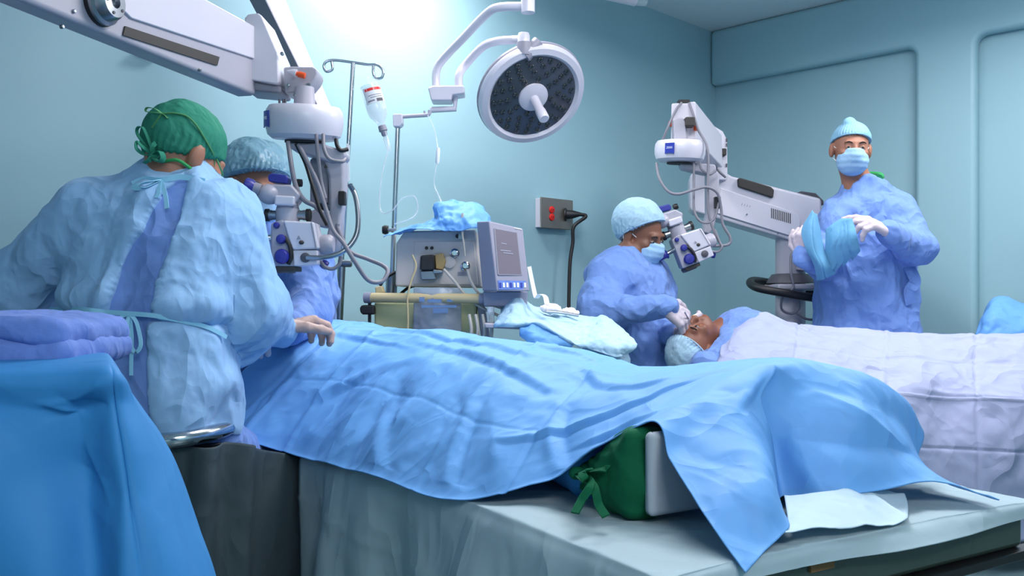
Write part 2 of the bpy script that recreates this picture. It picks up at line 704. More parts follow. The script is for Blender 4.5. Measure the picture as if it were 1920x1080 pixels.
def cloth(name, net, nu, nv, m, parent=None, disp=None, solid=.0018, label=None, raw=False, it=0):
    """net[rows][cols] of points; disp(P, UV) -> offset along the normal"""
    G = np.array([[tuple(p) for p in r] for r in net])
    G = catmull(G, nu)
    G = catmull(G.transpose(1, 0, 2), nv).transpose(1, 0, 2)
    V = G.reshape(-1, 3)
    i = np.arange(nu * nv).reshape(nu, nv)
    Q = np.stack([i[:-1, :-1], i[1:, :-1], i[1:, 1:], i[:-1, 1:]], -1).reshape(-1, 4)
    uu, vv = np.meshgrid(np.linspace(0, 1, nu), np.linspace(0, 1, nv), indexing='ij')
    UV = np.stack([uu.ravel(), vv.ravel()], 1)
    if it:
        V = relax(V, Q, it)
    if disp is not None:
        N = normals(V, Q)
        dd = disp(V.astype(np.float32), UV)
        V = V + (N * np.asarray(dd)[:, None] if np.ndim(dd) == 1 else dd)
    if raw:
        return V, Q
    return finish(name, np_mesh(name, V, [Q]), m, parent, solid=solid, label=label)


def creases(UV, us, vs, w=.006, amp=.004, alt=True):
    """sharp factory folds of a sheet: ridges / valleys along constant u and v"""
    d = np.zeros(len(UV))
    for k, u in enumerate(us):
        d += (1 if (k % 2 or not alt) else -1) * amp * np.maximum(0, 1 - np.abs(UV[:, 0] - u) / w)
    for k, v in enumerate(vs):
        d += (1 if (k % 2 or not alt) else -1) * amp * np.maximum(0, 1 - np.abs(UV[:, 1] - v) / w)
    return d


def dent(UV, a, b, w, amp):
    """a straight crease from a to b in the sheet's own coordinates"""
    a, b = np.array(a), np.array(b)
    d = b - a
    t = np.clip(((UV - a) @ d) / (d @ d), 0, 1)
    r = np.linalg.norm(UV - a - t[:, None] * d, axis=1)
    return amp * np.exp(-(r / w)) * (1 - .6 * np.abs(2 * t - 1))


# ================================================================== the room
UZ0 = Vector((0, 0, 1))


def room():
    b = MB()
    b.prism([rm(-.3, -.3, 0), rm(L1 + .3, -.3, 0), rm(L1 + .3, L2 + .3, 0), rm(-.3, L2 + .3, 0)], (0, 0, -.1))
    tag(b.build('floor', 'floor_vinyl', None), 'grey green vinyl floor of the operating room', kind='structure')
    b = MB()
    b.prism([rm(-.3, -.3, H), rm(L1 + .3, -.3, H), rm(L1 + .3, L2 + .3, H), rm(-.3, L2 + .3, H)], (0, 0, .1))
    tag(b.build('ceiling', 'ceiling_paint', None), 'plain pale ceiling', kind='structure')
    b = MB()
    b.prism([rm(-.3, 0, 0), rm(L1 + .2, 0, 0), rm(L1 + .2, 0, H), rm(-.3, 0, H)], -E2 * .15)
    tag(b.build('wall_back', 'wall', None), 'glossy pale teal wall behind the lamp and machine', kind='structure')
    for nm, p0, p1, dd, lb in (('wall_left', (L1, 0), (L1, L2), E1, 'pale teal wall at the left, out of view'),
                               ('wall_front', (0, L2), (L1, L2), E2, 'pale teal wall behind the camera')):
        b = MB()
        b.prism([rm(*p0, 0), rm(*p1, 0), rm(*p1, H), rm(*p0, H)], dd * .15)
        tag(b.build(nm, 'wall', None), lb, kind='structure')

    # right wall with two shallow niches, rounded at the upper corners
    def arc(cq, cz, r, a0, a1, n=6):
        return [(cq + r * math.cos(math.radians(a0 + (a1 - a0) * i / n)), cz + r * math.sin(math.radians(a0 + (a1 - a0) * i / n))) for i in range(n + 1)]
    T, r = 2.35, .05
    poly = [(0, H), (L2, H), (L2, 0), (3.3, 0)] + arc(3.3 - r, T - r, r, 0, 90) + arc(1.588 + r, T - r, r, 90, 180) + \
        [(1.588, 0), (1.277, 0)] + arc(1.277 - r, T - r, r, 0, 90) + [(0, T)]
    b = MB()
    b.prism([rm(0, q, z) for q, z in poly], -E1 * .07)
    fr = tag(b.build('wall_right', 'wall', None, bevel=.03, bseg=5), 'pale teal right wall with two shallow niches', kind='structure')
    for q0, q1 in ((-.05, 1.32), (1.55, 3.34)):
        b = MB()
        b.prism([rm(-.07, q0, 0), rm(-.07, q1, 0), rm(-.07, q1, T + .05), rm(-.07, q0, T + .05)], -E1 * .1)
        b.build('niche_panel', 'wall', fr)
    for sd, p0, p1 in (('back', (0, .006), (L1, .006)), ('right', (-.004, 0), (-.004, L2))):
        b = MB()
        b.prism([rm(*p0, 0), rm(*p1, 0), rm(*p1, .1), rm(*p0, .1)], (E2 if sd == 'back' else E1) * .012)
        tag(b.build('baseboard_' + sd, 'grey_plastic', None), 'grey skirting along the %s wall' % sd, kind='structure')

    # ceiling luminaires: tray and diffuser
    for nm, lb, p, q, a, bb, wt in LUMINAIRES:
        t = thing(nm, lb, 'ceiling light', rm(p, q, H), 'ceiling luminaires')
        ax = (E1, E2, Vector((0, 0, 1)))
        dz = .17 if wt > 26 and q > 1 else 0  # lowered on made-up rods to make room for the added uplight
        MB().box(rm(p, q, H - .03 - dz), (a + .06, bb + .06, .06), ax).build('tray', 'white_enamel', t, bevel=.008)
        MB().box(rm(p, q, H - .066 - dz), (a, bb, .012), ax).build('diffuser', 'diffuser', t, bevel=.004)
        for k in (-1, 1):
            if dz:
                e = rm(p, q, H - .02) + (E1 if a > bb else E2) * (k * max(a, bb) * .4)
                MB().cyl(e - UZ0 * dz, e + UZ0 * .022, .006, n=10).build('hanger_rod', 'steel', t)


room()
# ================================================================== equipment helpers
UX, UY, UZ = Vector((1, 0, 0)), Vector((0, 1, 0)), Vector((0, 0, 1))


def onplane(px, py, p0, n):
    d = Vector(((px - 960) / F, 1, (HZ - py) / F))
    o = Vector((0, 0, CZ))
    t = (Vector(p0) - o).dot(Vector(n)) / d.dot(Vector(n))
    return o + d * t


def floor_z(px, Y):
    return Vector(((px - 960) / F * Y, Y, 0))


# ------------------------------------------------------------------ operating microscopes
def scope_head(root, O, s, tilt):
    """optics carrier: template in px of the front microscope, about (570, 420)"""
    t = math.radians(tilt)
    ux = Vector((math.cos(t), 0, math.sin(t)))
    uz = Vector((-math.sin(t), 0, math.cos(t)))

    def L(px, py, dw=0.):
        return O + s * ((px - 570) * ux - (py - 420) * uz + dw * UY)

    def blk(pts, d0, d1, name, m, bev=2.):
        b = MB()
        b.prism([L(x, y, d0) for x, y in pts], UY * (d1 - d0) * s)
        return b.build(name, m, root, bevel=bev * s)
    # main body
    blk([(512, 420), (533, 412), (552, 432), (560, 500), (512, 500)], -18, 34, 'optics_body', 'grey_enamel', 4)
    cov = blk([(536, 415), (594, 418), (603, 468), (553, 470)], -24, 30, 'optics_cover', 'white_enamel', 4)
    b = MB()
    b.prism([L(588, 419, -25), L(590, 419, -25), L(599, 467, -25), L(597, 467, -25)], UY * 3 * s)
    b.build('cover_seam', 'grey_plastic', cov)
    MB().ball(L(571, 456, -25), (5 * s, 4 * s, 4 * s)).build('lock_button', 'slot_dark', cov)
    b = MB()
    b.prism([L(562, 450, -24.5), L(570, 450, -24.5), L(566, 443, -24.5)], UY * -1 * s)
    b.build('warning_mark', 'grey_plastic', cov)
    blk([(553, 470), (600, 470), (600, 497), (556, 500)], -22, 26, 'light_port', 'white_enamel', 3)
    b = MB()
    b.lathe([(9 * s, 0), (9 * s, 6 * s), (7 * s, 7 * s)], L(578, 484, -20), -UY, 20)
    b.build('port_ring', 'dark_grey', root)
    blk([(518, 500), (559, 500), (559, 509), (520, 509)], -16, 30, 'base_plate', 'slot_dark', 1.5)
    b = MB()
    b.lathe([(20 * s, 0), (22 * s, 8 * s), (19 * s, 14 * s), (15 * s, 14 * s), (13 * s, 8 * s)], L(533, 498, 6), -uz, 28)
    ob = b.build('objective_ring', 'dark_grey', root)
    b = MB()
    b.lathe([(13 * s, 0), (10 * s, 3 * s), (3 * s, 4.5 * s)], L(533, 508, 6), -uz, 20)
    b.build('objective_lens', 'lamp_led', ob)
    # beam splitter column and tube
    b = MB()
    b.lathe([(22 * s, 0), (22 * s, 26 * s), (20 * s, 27 * s)], L(538, 418, 6), uz, 28)
    b.build('beam_splitter', 'grey_enamel', root)
    b = MB()
    b.lathe([(21 * s, 0), (21.5 * s, 1), (20 * s, 3 * s), (22 * s, 20 * s), (14 * s, 25 * s)][0:1] + [(21 * s, 3 * s), (20 * s, 5 * s), (22 * s, 19 * s), (14 * s, 24 * s)], L(538, 392, 6), uz, 28)
    b.build('tube_collar', 'grey_plastic', root)
    for x0, x1, nm in ((518, 504, 'camera_port'), (558, 574, 'camera_port')):
        b = MB()
        b.lathe([(9 * s, 0), (9 * s, abs(x1 - x0) * .6 * s), (10 * s, abs(x1 - x0) * .6 * s), (10 * s, abs(x1 - x0) * s)], L(x0, 403, 4), ux * (1 if x1 > x0 else -1), 20)
        o = b.build(nm, 'steel', root)
        b = MB()
        b.lathe([(12 * s, 0), (12 * s, 7 * s), (10 * s, 8 * s)], L(x1, 403, 4), ux * (1 if x1 > x0 else -1), 20)
        b.build('port_cap', 'black_rubber', o)
    # binocular head
    b = MB()
    b.ball(L(507, 365, -4), (22 * s, 24 * s, 19 * s), (ux, UY, uz), 20)
    b.build('binocular_pivot', 'grey_enamel', root)
    blk([(500, 346), (550, 348), (566, 366), (556, 384), (520, 384), (505, 372)], -16, 30, 'binocular_body', 'grey_enamel', 5)
    blk([(520, 368), (558, 370), (556, 388), (519, 387)], -22, 24, 'tube_neck', 'white_enamel', 4)
    b = MB()
    b.prism([L(x, y, -14) for x, y in ((505, 333), (510, 326), (540, 330), (543, 335), (541, 346), (507, 342))], UY * 34 * s)
    b.build('interpupillary_knob', 'navy_knob', root, bevel=4 * s)
    b = MB()
    b.lathe([(7 * s, 0), (8 * s, 5 * s), (7 * s, 12 * s)], L(552, 342, 10), ux, 16)
    b.build('side_knob', 'black_rubber', root)
    # two eyepieces pointing to the surgeon on the left
    for k, dw in ((0, -14), (1, 26)):
        a = (-ux * .92 + uz * .32 - UY * .1).normalized()
        o = L(493, 358, dw)
        b = MB()
        b.lathe([(11 * s, 0), (11 * s, 14 * s), (10 * s, 15 * s)], o, a, 20)
        e = b.build('eyepiece', 'grey_plastic', root)
        b = MB()
        b.lathe([(11 * s, 0), (14 * s, 6 * s), (14 * s, 16 * s), (12 * s, 18 * s)], o + a * 13 * s, a, 20)
        b.build('eyecup', 'black_rubber' if k else 'navy_knob', e)
    # co-observer tube towards the surgeon
    b = MB()
    a = (-ux * .97 - uz * .12 - UY * .2).normalized()
    b.lathe([(6 * s, 0), (6 * s, 24 * s), (9 * s, 28 * s)], L(512, 446, -8), a, 18)
    e = b.build('observer_tube', 'chrome', root)
    b = MB()
    b.lathe([(13 * s, 0), (10 * s, 3 * s), (9 * s, 24 * s), (11 * s, 27 * s)], L(512, 446, -8) + a * 26 * s, a, 20)
    b.build('observer_cup', 'navy_knob', e)
    # blue knobs
    for x, y, r, d in ((524, 424, 6, -19), (533, 450, 9, -22), (535, 482, 14, -24)):
        b = MB()
        b.lathe([(r * .7 * s, -6 * s), (r * s, 0), (r * s, 4 * s), (r * .75 * s, 9 * s), (.1 * s, 10 * s)], L(x, y, d), -UY, 20)
        b.build('focus_knob', 'navy_knob', root)
    b = MB()
    b.tube(smoothpath([L(538, 446, -22), L(549, 462, -24), L(552, 482, -24), L(546, 496, -22)], 5), 4 * s, 8)
    b.build('knob_guard', 'black_rubber', root)
    b = MB()
    b.lathe([(7 * s, 0), (9 * s, 6 * s), (8 * s, 12 * s)], L(600, 492, 14), (ux * .8 - uz * .5), 16)
    b.build('side_knob', 'navy_knob', root)
    # joint to the carrier arm
    b = MB()
    b.lathe([(16 * s, 0), (19 * s, 6 * s), (19 * s, 20 * s), (14 * s, 26 * s)], L(598, 458, 10), ux, 24)
    b.build('tilt_joint', 'grey_enamel', root)
    return L


def disc_head(root, c, r, axis, logo_dir):
    X, Y, Z = frame(axis, logo_dir)
    b = MB()
    b.lathe([(r * .55, -.048), (r * .80, -.046), (r * .93, -.035), (r * .99, -.012), (r, .012), (r * .97, .032), (r * .90, .044), (r * .3, .048)], c, Z, 48)
    d = b.build('swivel_disc', 'white_enamel', root, sharp=30)
    b = MB()
    b.lathe([(r * .50, -.0482), (r * .50, -.055), (r * .30, -.056)], c, Z, 32)
    b.build('disc_underside', 'slot_dark', d)
    # blue maker's plate with curved foot
    lo = c + X * r * 1.002
    T = Z.cross(X)
    w_, h_ = r * .18, r * .21

    def rp(a, z, k):                      # point on the rim at angle a, height z, k proud
        return c + (X * math.cos(a) + T * math.sin(a)) * (r * 1.0 + k) + Z * (z + .003)
    b = MB()
    v, f = [], []
    for i in range(9):
        a = (i / 4 - 1) * .19
        foot = -h_ + .14 * h_ * (1 - (i / 4 - 1) ** 2)
        v += [rp(a, h_, .0005), rp(a, foot, .0005), rp(a, foot, .003), rp(a, h_, .003)]
    for i in range(8):
        f += [(i * 4 + k, i * 4 + (k + 1) % 4, i * 4 + 4 + (k + 1) % 4, i * 4 + 4 + k) for k in range(4)]
    f += [(0, 1, 2, 3), (35, 34, 33, 32)]
    b.add(v, f)
    b.build('maker_plate', 'logo_blue', d)
    text_mesh('maker_lettering', 'ZEISS', 'logo_white', d, c + X * (r + .0034) + Z * (h_ * .12 + .003), T, Z, r * .11)
    return d


def cable(root, pts, r, m='cable_grey', name='cable', n=8, par=None):
    b = MB()
    b.tube(smoothpath(pts, 8), r, n)
    return b.build(name, m, par or root, sharp=80)


def conduit(root, pts, r, m='steel'):
    """ribbed metal hose"""
    P = smoothpath(pts, 26)
    b = MB()
    b.tube(P, [r * (1 if i % 2 else .82) for i in range(len(P))], 10)
    return b.build('ribbed_hose', m, root, sharp=80)


def microscope_front():
    Y0 = 2.5
    s = Y0 / F
    root = thing('operating_microscope', 'large pale grey operating microscope reaching over the surgeon in green cap', 'microscope', (-1.02, 1.1, 0))
    d = Vector((-.25, -.968, 0))            # along the boom, towards its column
    n = Vector((.968, -.25, 0))             # its face towards the room
    p0 = Vector((-.713, 2.5, 0))

    def S(px, py, k=0.):                    # on the side face, k metres proud
        return onplane(px, py, p0 + n * k, n)
    zb, zt = 1.557, 1.742
    b = MB()
    A = p0 + d * -.01
    Bq = p0 + d * 1.48
    b.prism([A + UZ * zb, Bq + UZ * zb, Bq + UZ * zt, A + UZ * zt], -n * .062)
    boom = b.build('boom', 'grey_enamel', root, bevel=.012)
    # white upper cover with rounded left end
    pl = [S(245, 0), S(249, 14), S(247, 28), S(243, 35), S(484, 114), S(488, 48), S(470, 42)]
    q = [Vector((v.x, v.y, v.z)) for v in pl]
    b = MB()
    top = zt + .004
    poly = [q[3], q[4], p0 + d * .0 + UZ * top, p0 + d * .62 + UZ * top, p0 + d * .655 + UZ * (top - .03), p0 + d * .665 + UZ * (top - .06), p0 + d * .655 + UZ * (top - .085)]
    b.prism([p - n * .01 for p in poly], n * .016)
    b.build('upper_cover', 'white_enamel', boom, bevel=.003)
    b = MB()
    b.prism([S(x, y, .001) for x, y in ((233, 49), (410, 107), (406, 123), (229, 66))], n * .003)
    b.build('handle_slot', 'slot_dark', boom)
    for px, py in ((139, 21), (117, 50), (375, 131)):
        b = MB()
        b.lathe([(.0042, -.004), (.0042, .002), (.003, .003)], S(px, py, .002), n, 12)
        b.build('screw', 'steel', boom)
    # round steel hub
    hub = S(186, 6, 0)
    b = MB()
    b.lathe([(.047, 0), (.047, .016), (.040, .020), (.037, .034), (.032, .040), (.014, .041), (.012, .030), (.001, .030)], hub, n, 36)
    h = b.build('boom_hub', 'steel', root)
    b = MB()
    b.lathe([(.0485, 0), (.0485, .008)], hub, n, 36)
    b.build('hub_gasket', 'black_rubber', h)
    for k in range(5):
        a = k * 2 * math.pi / 5 + .4
        c = hub + n * .039 + (UZ * math.cos(a) + d * math.sin(a)) * .025
        b = MB()
        b.lathe([(.0035, -.002), (.0035, .003)], c, n, 10)
        b.build('screw', 'dark_grey', h)
    SB = S

    def S(px, py, k=0.):
        return at(px, py, 2.50 - k)
    n, d0 = Vector((0, -1, 0)), d
    # end housing
    b = MB()
    pts = [(486, 62), (492, 55), (510, 53), (516, 58), (545, 124), (547, 176), (542, 180), (490, 171), (484, 164)]
    b.prism([S(x, y, -.13) for x, y in pts], n * .145)
    e = b.build('end_housing', 'white_enamel', root, bevel=.006)
    b = MB()
    b.prism([S(x, y, -.12) for x, y in ((475, 166), (548, 179), (546, 192), (484, 186), (476, 180))], n * .12)
    b.build('housing_foot', 'grey_plastic', e, bevel=.008)
    for px, py in ((529, 101), (540, 160), (553, 178)):
        b = MB()
        b.lathe([(.0052, -.003), (.0052, .003), (.003, .004)], S(px, py, .016), n, 14)
        b.build('screw', 'steel', e)
    # yoke with rounded nose
    b = MB()
    pts = [(545, 140), (560, 138), (598, 139), (606, 143), (607, 153), (602, 164), (592, 176), (578, 185), (548, 187)]
    b.prism([S(x, y, -.09) for x, y in pts], n * .085)
    y = b.build('yoke', 'grey_enamel', root, bevel=.005)
    b = MB()
    b.lathe([(.006, -.002), (.006, .003)], S(578, 160, -.004), n, 16)
    b.build('screw', 'steel', y)
    c = S(552, 137, .012)
    ax = (S(566, 141, .012) - S(540, 134, .012)).normalized()
    b = MB()
    b.lathe([(.002, -.022), (.010, -.004), (.012, .006)], c, ax, 18)
    k = b.build('release_cone', 'white_enamel', y)
    b = MB()
    b.lathe([(.006, .006), (.006, .012), (.0085, .012), (.0085, .030), (.007, .031)], c, ax, 18)
    b.build('release_knob', 'orange', k)
    # neck and disc
    cd = at(571, 231, Y0)
    b = MB()
    b.lathe([(.030, 0), (.028, .03), (.026, .055)], cd + UZ * .044, UZ, 24)
    b.build('disc_neck', 'grey_enamel', root)
    disc_head(root, cd, 147 / 2 * s * .985, Vector((.03, -.10, 1)), Vector((-.86, -.55, 0)))
    for k, px in enumerate((524, 531, 535)):
        b = MB()
        b.cyl(at(px, 203, 2.44), at(px, 186, 2.44), .003)
        b.build('terminal_pin', 'dark_grey', root)
    # offset arm below the disc
    b = MB()
    b.prism([at(x, y, 2.46) for x, y in ((541, 266), (600, 268), (646, 282), (650, 292), (640, 304), (622, 306), (545, 280))], UY * .07)
    b.build('offset_arm', 'grey_enamel', root, bevel=.008)
    b = MB()
    b.prism([at(x, y, 2.47) for x, y in ((606, 296), (645, 296), (646, 350), (640, 400), (638, 445), (630, 470), (616, 480), (603, 477), (601, 460), (611, 445), (616, 420), (617, 390), (614, 330))], UY * .06)
    b.build('hanging_arm', 'grey_enamel', root, bevel=.01)
    b = MB()
    b.prism([at(x, y, 2.50) for x, y in ((581, 298), (600, 292), (616, 300), (616, 382), (581, 382))], UY * .07)
    mb = b.build('motor_block', 'grey_plastic', root, bevel=.004)
    b = MB()
    b.prism([at(x, y, 2.497) for x, y in ((600, 300), (616, 300), (614, 380), (606, 380))], UY * .004)
    b.build('motor_cover', 'grey_enamel', mb)
    b = MB()
    b.prism([at(x, y, 2.465) for x, y in ((607, 314), (613, 314), (610, 308))], UY * .006)
    b.build('warning_mark', 'slot_dark', mb)
    b = MB()
    b.prism([at(x, y, 2.49) for x, y in ((588, 384), (614, 384), (614, 392), (588, 392))], UY * .06)
    b.build('motor_clamp', 'black_rubber', mb, bevel=.003)
    b = MB()
    b.prism([at(x, y, 2.49) for x, y in ((578, 396), (590, 392), (616, 394), (616, 422), (608, 427), (580, 420))], UY * .06)
    b.build('focus_block', 'grey_enamel', mb, bevel=.008)
    b = MB()
    b.box(at(642, 372, 2.46), (.018, .03, .038))
    b.build('cable_clip', 'black_rubber', root, bevel=.003)
    L = scope_head(root, at(570, 420, 2.40), 2.40 / F, 0)
    # hoses and cables
    conduit(root, [L(580, 484, -26), L(612, 484, -30), L(646, 474, -26), L(668, 448, -16), L(673, 415, -8), L(667, 370, 0), L(655, 345, 4)], .0075)
    cable(root, [at(540, 266, 2.42), at(548, 320, 2.40), at(556, 352, 2.40), at(570, 375, 2.40), at(590, 386, 2.42), at(604, 400, 2.43)], .0065)
    cable(root, [at(560, 272, 2.43), at(580, 310, 2.39), at(596, 345, 2.38), at(612, 395, 2.38), at(625, 432, 2.37), at(644, 456, 2.36), at(665, 490, 2.36), at(690, 525, 2.38), at(715, 528, 2.4), at(727, 510, 2.42), at(718, 498, 2.44), at(690, 486, 2.46), at(655, 470, 2.46), at(634, 430, 2.46), at(633, 420, 2.46)], .0058)
    cable(root, [at(555, 270, 2.44), at(572, 305, 2.43), at(583, 340, 2.42), at(592, 370, 2.42), at(602, 400, 2.42), at(613, 422, 2.43)], .005, 'black_rubber')
    cable(root, [at(593, 252, 2.40), at(597, 300, 2.39), at(602, 340, 2.39), at(610, 372, 2.39)], .0052)
    cable(root, [at(606, 252, 2.40), at(608, 280, 2.38), at(618, 298, 2.38), at(640, 303, 2.39), at(648, 298, 2.41)], .0052)
    cable(root, [at(630, 262, 2.48), at(633, 275, 2.46), at(640, 282, 2.46), at(652, 280, 2.47)], .006, 'black_rubber')
    cable(root, [L(600, 490, 5), L(608, 500, 5), L(622, 504, 6), L(634, 496, 8), L(637, 480, 10)], .0052)
    # joint housing hanging under the rear of the boom, and the column on the floor
    n = Vector((.968, -.25, 0))
    c = p0 + d * .965 - n * .064
    c.z = 0
    b = MB()
    b.lathe([(.030, 1.352), (.052, 1.346), (.058, 1.36), (.062, 1.50), (.050, 1.55), (.050, 1.57)], c, UZ, 36)
    b.build('joint_housing', 'white_enamel', root)
    cc = p0 + d * 1.42 - n * .065
    cc.z = 0
    b = MB()
    b.lathe([(.075, .0), (.075, 1.2), (.06, 1.25), (.06, 1.60)], cc, UZ, 28)
    b.build('column', 'grey_enamel', root)
    b = MB()
    b.box(cc + UZ * .06, (.6, .6, .12))
    b.build('floor_base', 'grey_plastic', root, bevel=.03)


microscope_front()


def microscope_rear():
    root = thing('operating_microscope', 'white operating microscope on a floor column beside the standing person', 'microscope', floor_z(1482, 4.4))
    Yf = 3.95
    L = scope_head(root, at(1296, 436, 3.84), 2.75 / F, 21)
    cd = at(1275, 284, Yf)
    r = 95 / 2 * Yf / F
    disc_head(root, cd, r, Vector((.02, -.06, 1)), Vector((-.55, -.83, 0)))
    # spring arm going back, end face towards the camera
    dirn = Vector((.285, .55, -.02)).normalized()
    nx = Vector((dirn.y, -dirn.x, 0)).normalized()
    f = [at(1258, 193, Yf), at(1304, 189, Yf), at(1306, 262, Yf), at(1257, 262, Yf)]
    b = MB()
    b.hexa(f, [f[0] + dirn * .46 + UZ * -.06, f[1] + dirn * .46 + UZ * -.06, f[2] + dirn * .46 + UZ * -.05, f[3] + dirn * .46 + UZ * -.05])
    arm = b.build('spring_arm', 'white_enamel', root, bevel=.008)
    b = MB()
    b.prism([at(1271, 194, Yf - .008), at(1293, 193, Yf - .008), at(1296, 220, Yf - .008), at(1290, 262, Yf - .008), at(1264, 262, Yf - .008), at(1262, 222, Yf - .008)], UY * .02)
    b.build('end_plate', 'white_enamel', arm, bevel=.004)
    b = MB()
    b.lathe([(.034, 0), (.03, .03), (.026, .07), (.018, .085)], at(1275, 263, Yf - .02), UZ, 24)
    b.build('disc_neck', 'grey_enamel', root)
    b = MB()
    b.prism([at(x, y, Yf - .06) for x, y in ((1262, 224), (1270, 220), (1280, 220), (1286, 228), (1287, 262), (1264, 262))], UY * .06)
    b.build('yoke', 'grey_enamel', root, bevel=.006)
    for px, py in ((1258, 232), (1305, 240)):
        b = MB()
        b.lathe([(.008, -.012), (.011, -.006), (.011, .008), (.006, .012)], at(px, py, Yf - .012), UZ, 14)
        b.build('release_knob', 'orange', root)
    b = MB()
    b.box(at(1292, 230, Yf - .045), (.042, .06, .04))
    b.build('brake_grip', 'slot_dark', root, bevel=.006)
    b = MB()
    b.box(at(1281, 192, Yf + .02), (.05, .05, .016))
    b.build('arm_cap', 'black_rubber', arm, bevel=.003)
    # rear housing on the carrier arm
    rp = at(1349, 340, 4.48)
    b = MB()
    b.prism([at(x, y, 4.42) for x, y in ((1334, 238), (1340, 236), (1356, 246), (1364, 262), (1365, 330), (1362, 338), (1334, 338))], UY * .16)
    rh = b.build('arm_housing', 'white_enamel', root, bevel=.008)
    b = MB()
    b.box(at(1354, 286, 4.40), (.034, .05, .034))
    b.build('brake_grip', 'slot_dark', rh, bevel=.005)
    b = MB()
    b.prism([at(x, y, 4.415) for x, y in ((1334, 240), (1336, 240), (1336, 310), (1334, 310))], UY * .02)
    b.build('housing_seam', 'dark_grey', rh)
    for py in (263, 272, 310):
        b = MB()
        b.box(at(1362, py, 4.42), (.006, .012, .016))
        b.build('housing_catch', 'dark_grey', rh)
    # carrier beam: side face towards the camera
    pts = [(1293, 330), (1300, 322), (1338, 324), (1352, 318), (1372, 330), (1540, 372), (1546, 474), (1512, 462), (1500, 456), (1298, 396), (1293, 388)]

    def Yb(px):
        return 4.5 - (px - 1293) * .0009
    b = MB()
    P = [at(x, y, Yb(x)) for x, y in pts]
    b.prism(P, Vector((.03, .2, 0)))
    beam = b.build('carrier_beam', 'white_enamel', root, bevel=.012)
    b = MB()
    b.prism([at(x, y, Yb(x) - .014) for x, y in ((1351, 352), (1484, 396), (1496, 400), (1501, 410), (1500, 448), (1345, 400))], Vector((0, .016, 0)))
    cp = b.build('beam_cover', 'white_enamel', beam, bevel=.004)
    b = MB()
    b.prism([at(x, y, Yb(x) - .02) for x, y in ((1384, 335), (1388, 333), (1446, 350), (1452, 356), (1450, 371), (1385, 350))], Vector((0, .1, 0)))
    b.build('beam_handle', 'slot_dark', beam, bevel=.006)
    for k in range(11):
        x = 1446 + k * 3.5
        y = 390 + k * 1.0
        b = MB()
        b.prism([at(x, y, Yb(x) - .0165), at(x + 1.6, y + .5, Yb(x) - .0165), at(x + 1.6, y + 19.5, Yb(x) - .0165), at(x, y + 19, Yb(x) - .0165)], UY * .004)
        b.build('vent_slot', 'slot_dark', cp)
    for k in range(4):                       # small slanted marks on the cover
        x, y = 1390 + k * 5, 385 + k * 1.2
        b = MB()
        b.prism([at(x, y, Yb(x) - .0165), at(x + 1.2, y, Yb(x) - .0165), at(x + 3, y - 5, Yb(x) - .0165), at(x + 1.8, y - 5, Yb(x) - .0165)], UY * .003)
        b.build('cover_mark', 'grey_plastic', cp)
    for px, py in ((1458, 438), (1400, 402)):
        b = MB()
        b.lathe([(.004, 0), (.004, .005)], at(px, py, Yb(px) - .015), -UY, 10)
        b.build('screw', 'steel', cp)
    b = MB()
    b.prism([at(x, y, 4.36) for x, y in ((1488, 372), (1502, 358), (1530, 362), (1545, 376), (1545, 385))], UY * .2)
    b.build('beam_monitor_foot', 'dark_grey', beam, bevel=.006)
    # column, collar, tray and push handle
    cc = floor_z(1482, 4.42)
    b = MB()
    b.lathe([(.071, .12), (.071, 1.31)], cc, UZ, 36)
    b.build('column', 'grey_enamel', root)
    b = MB()
    b.prism([at(x, y, 4.33) for x, y in ((1494, 470), (1516, 474), (1514, 508), (1494, 506))], UY * .05)
    b.build('column_box', 'grey_enamel', root, bevel=.004)
    b = MB()
    b.lathe([(.115, 1.065), (.112, 1.075), (.09, 1.108), (.07, 1.112)], cc, UZ, 36)
    b.build('column_collar', 'dark_grey', root)
    b = MB()
    b.box(cc + Vector((.03, -.03, 1.045)), (.28, .26, .03))
    b.build('handle_plate', 'grey_enamel', root, bevel=.012)
    b = MB()
    b.tube(smoothpath([at(1545, 562, 4.22), at(1480, 551, 4.20), at(1425, 541, 4.22), at(1407, 532, 4.32), at(1412, 526, 4.45), at(1440, 529, 4.55), at(1530, 546, 4.58)], 8), .019, 12)
    b.build('push_handle', 'black_rubber', root)
    b = MB()
    b.box(cc + UZ * .07, (.62, .62, .14))
    b.build('floor_base', 'grey_plastic', root, bevel=.04)
    # offset arm below the disc, hanging arm
    b = MB()
    b.prism([at(x, y, 3.93) for x, y in ((1276, 306), (1318, 306), (1342, 308), (1344, 318), (1336, 327), (1322, 326), (1280, 316))], UY * .07)
    b.build('offset_arm', 'grey_enamel', root, bevel=.008)
    b = MB()
    b.prism([at(x, y, 3.93) for x, y in ((1326, 322), (1344, 318), (1350, 330), (1345, 400), (1340, 425), (1330, 440), (1320, 436), (1322, 415), (1326, 400))], UY * .06)
    b.build('hanging_arm', 'grey_enamel', root, bevel=.008)
    b = MB()
    b.box(at(1345, 380, 3.9), (.026, .03, .05))
    b.build('cable_clip', 'black_rubber', root, bevel=.003)
    cable(root, [at(1231, 306, 3.90), at(1236, 334, 3.86), at(1252, 358, 3.84), at(1272, 364, 3.83), at(1300, 356, 3.83), at(1325, 351, 3.84), at(1345, 362, 3.85), at(1352, 390, 3.86), at(1355, 420, 3.86), at(1369, 445, 3.86), at(1366, 458, 3.86), at(1345, 461, 3.85), at(1318, 460, 3.84)], .0062)
    cable(root, [at(1301, 302, 3.90), at(1301, 350, 3.88), at(1301, 390, 3.87), at(1310, 412, 3.86), at(1326, 418, 3.86), at(1340, 408, 3.86), at(1348, 380, 3.87)], .0055)
    cable(root, [at(1312, 306, 3.90), at(1316, 318, 3.88), at(1330, 327, 3.88), at(1342, 320, 3.89)], .0055)
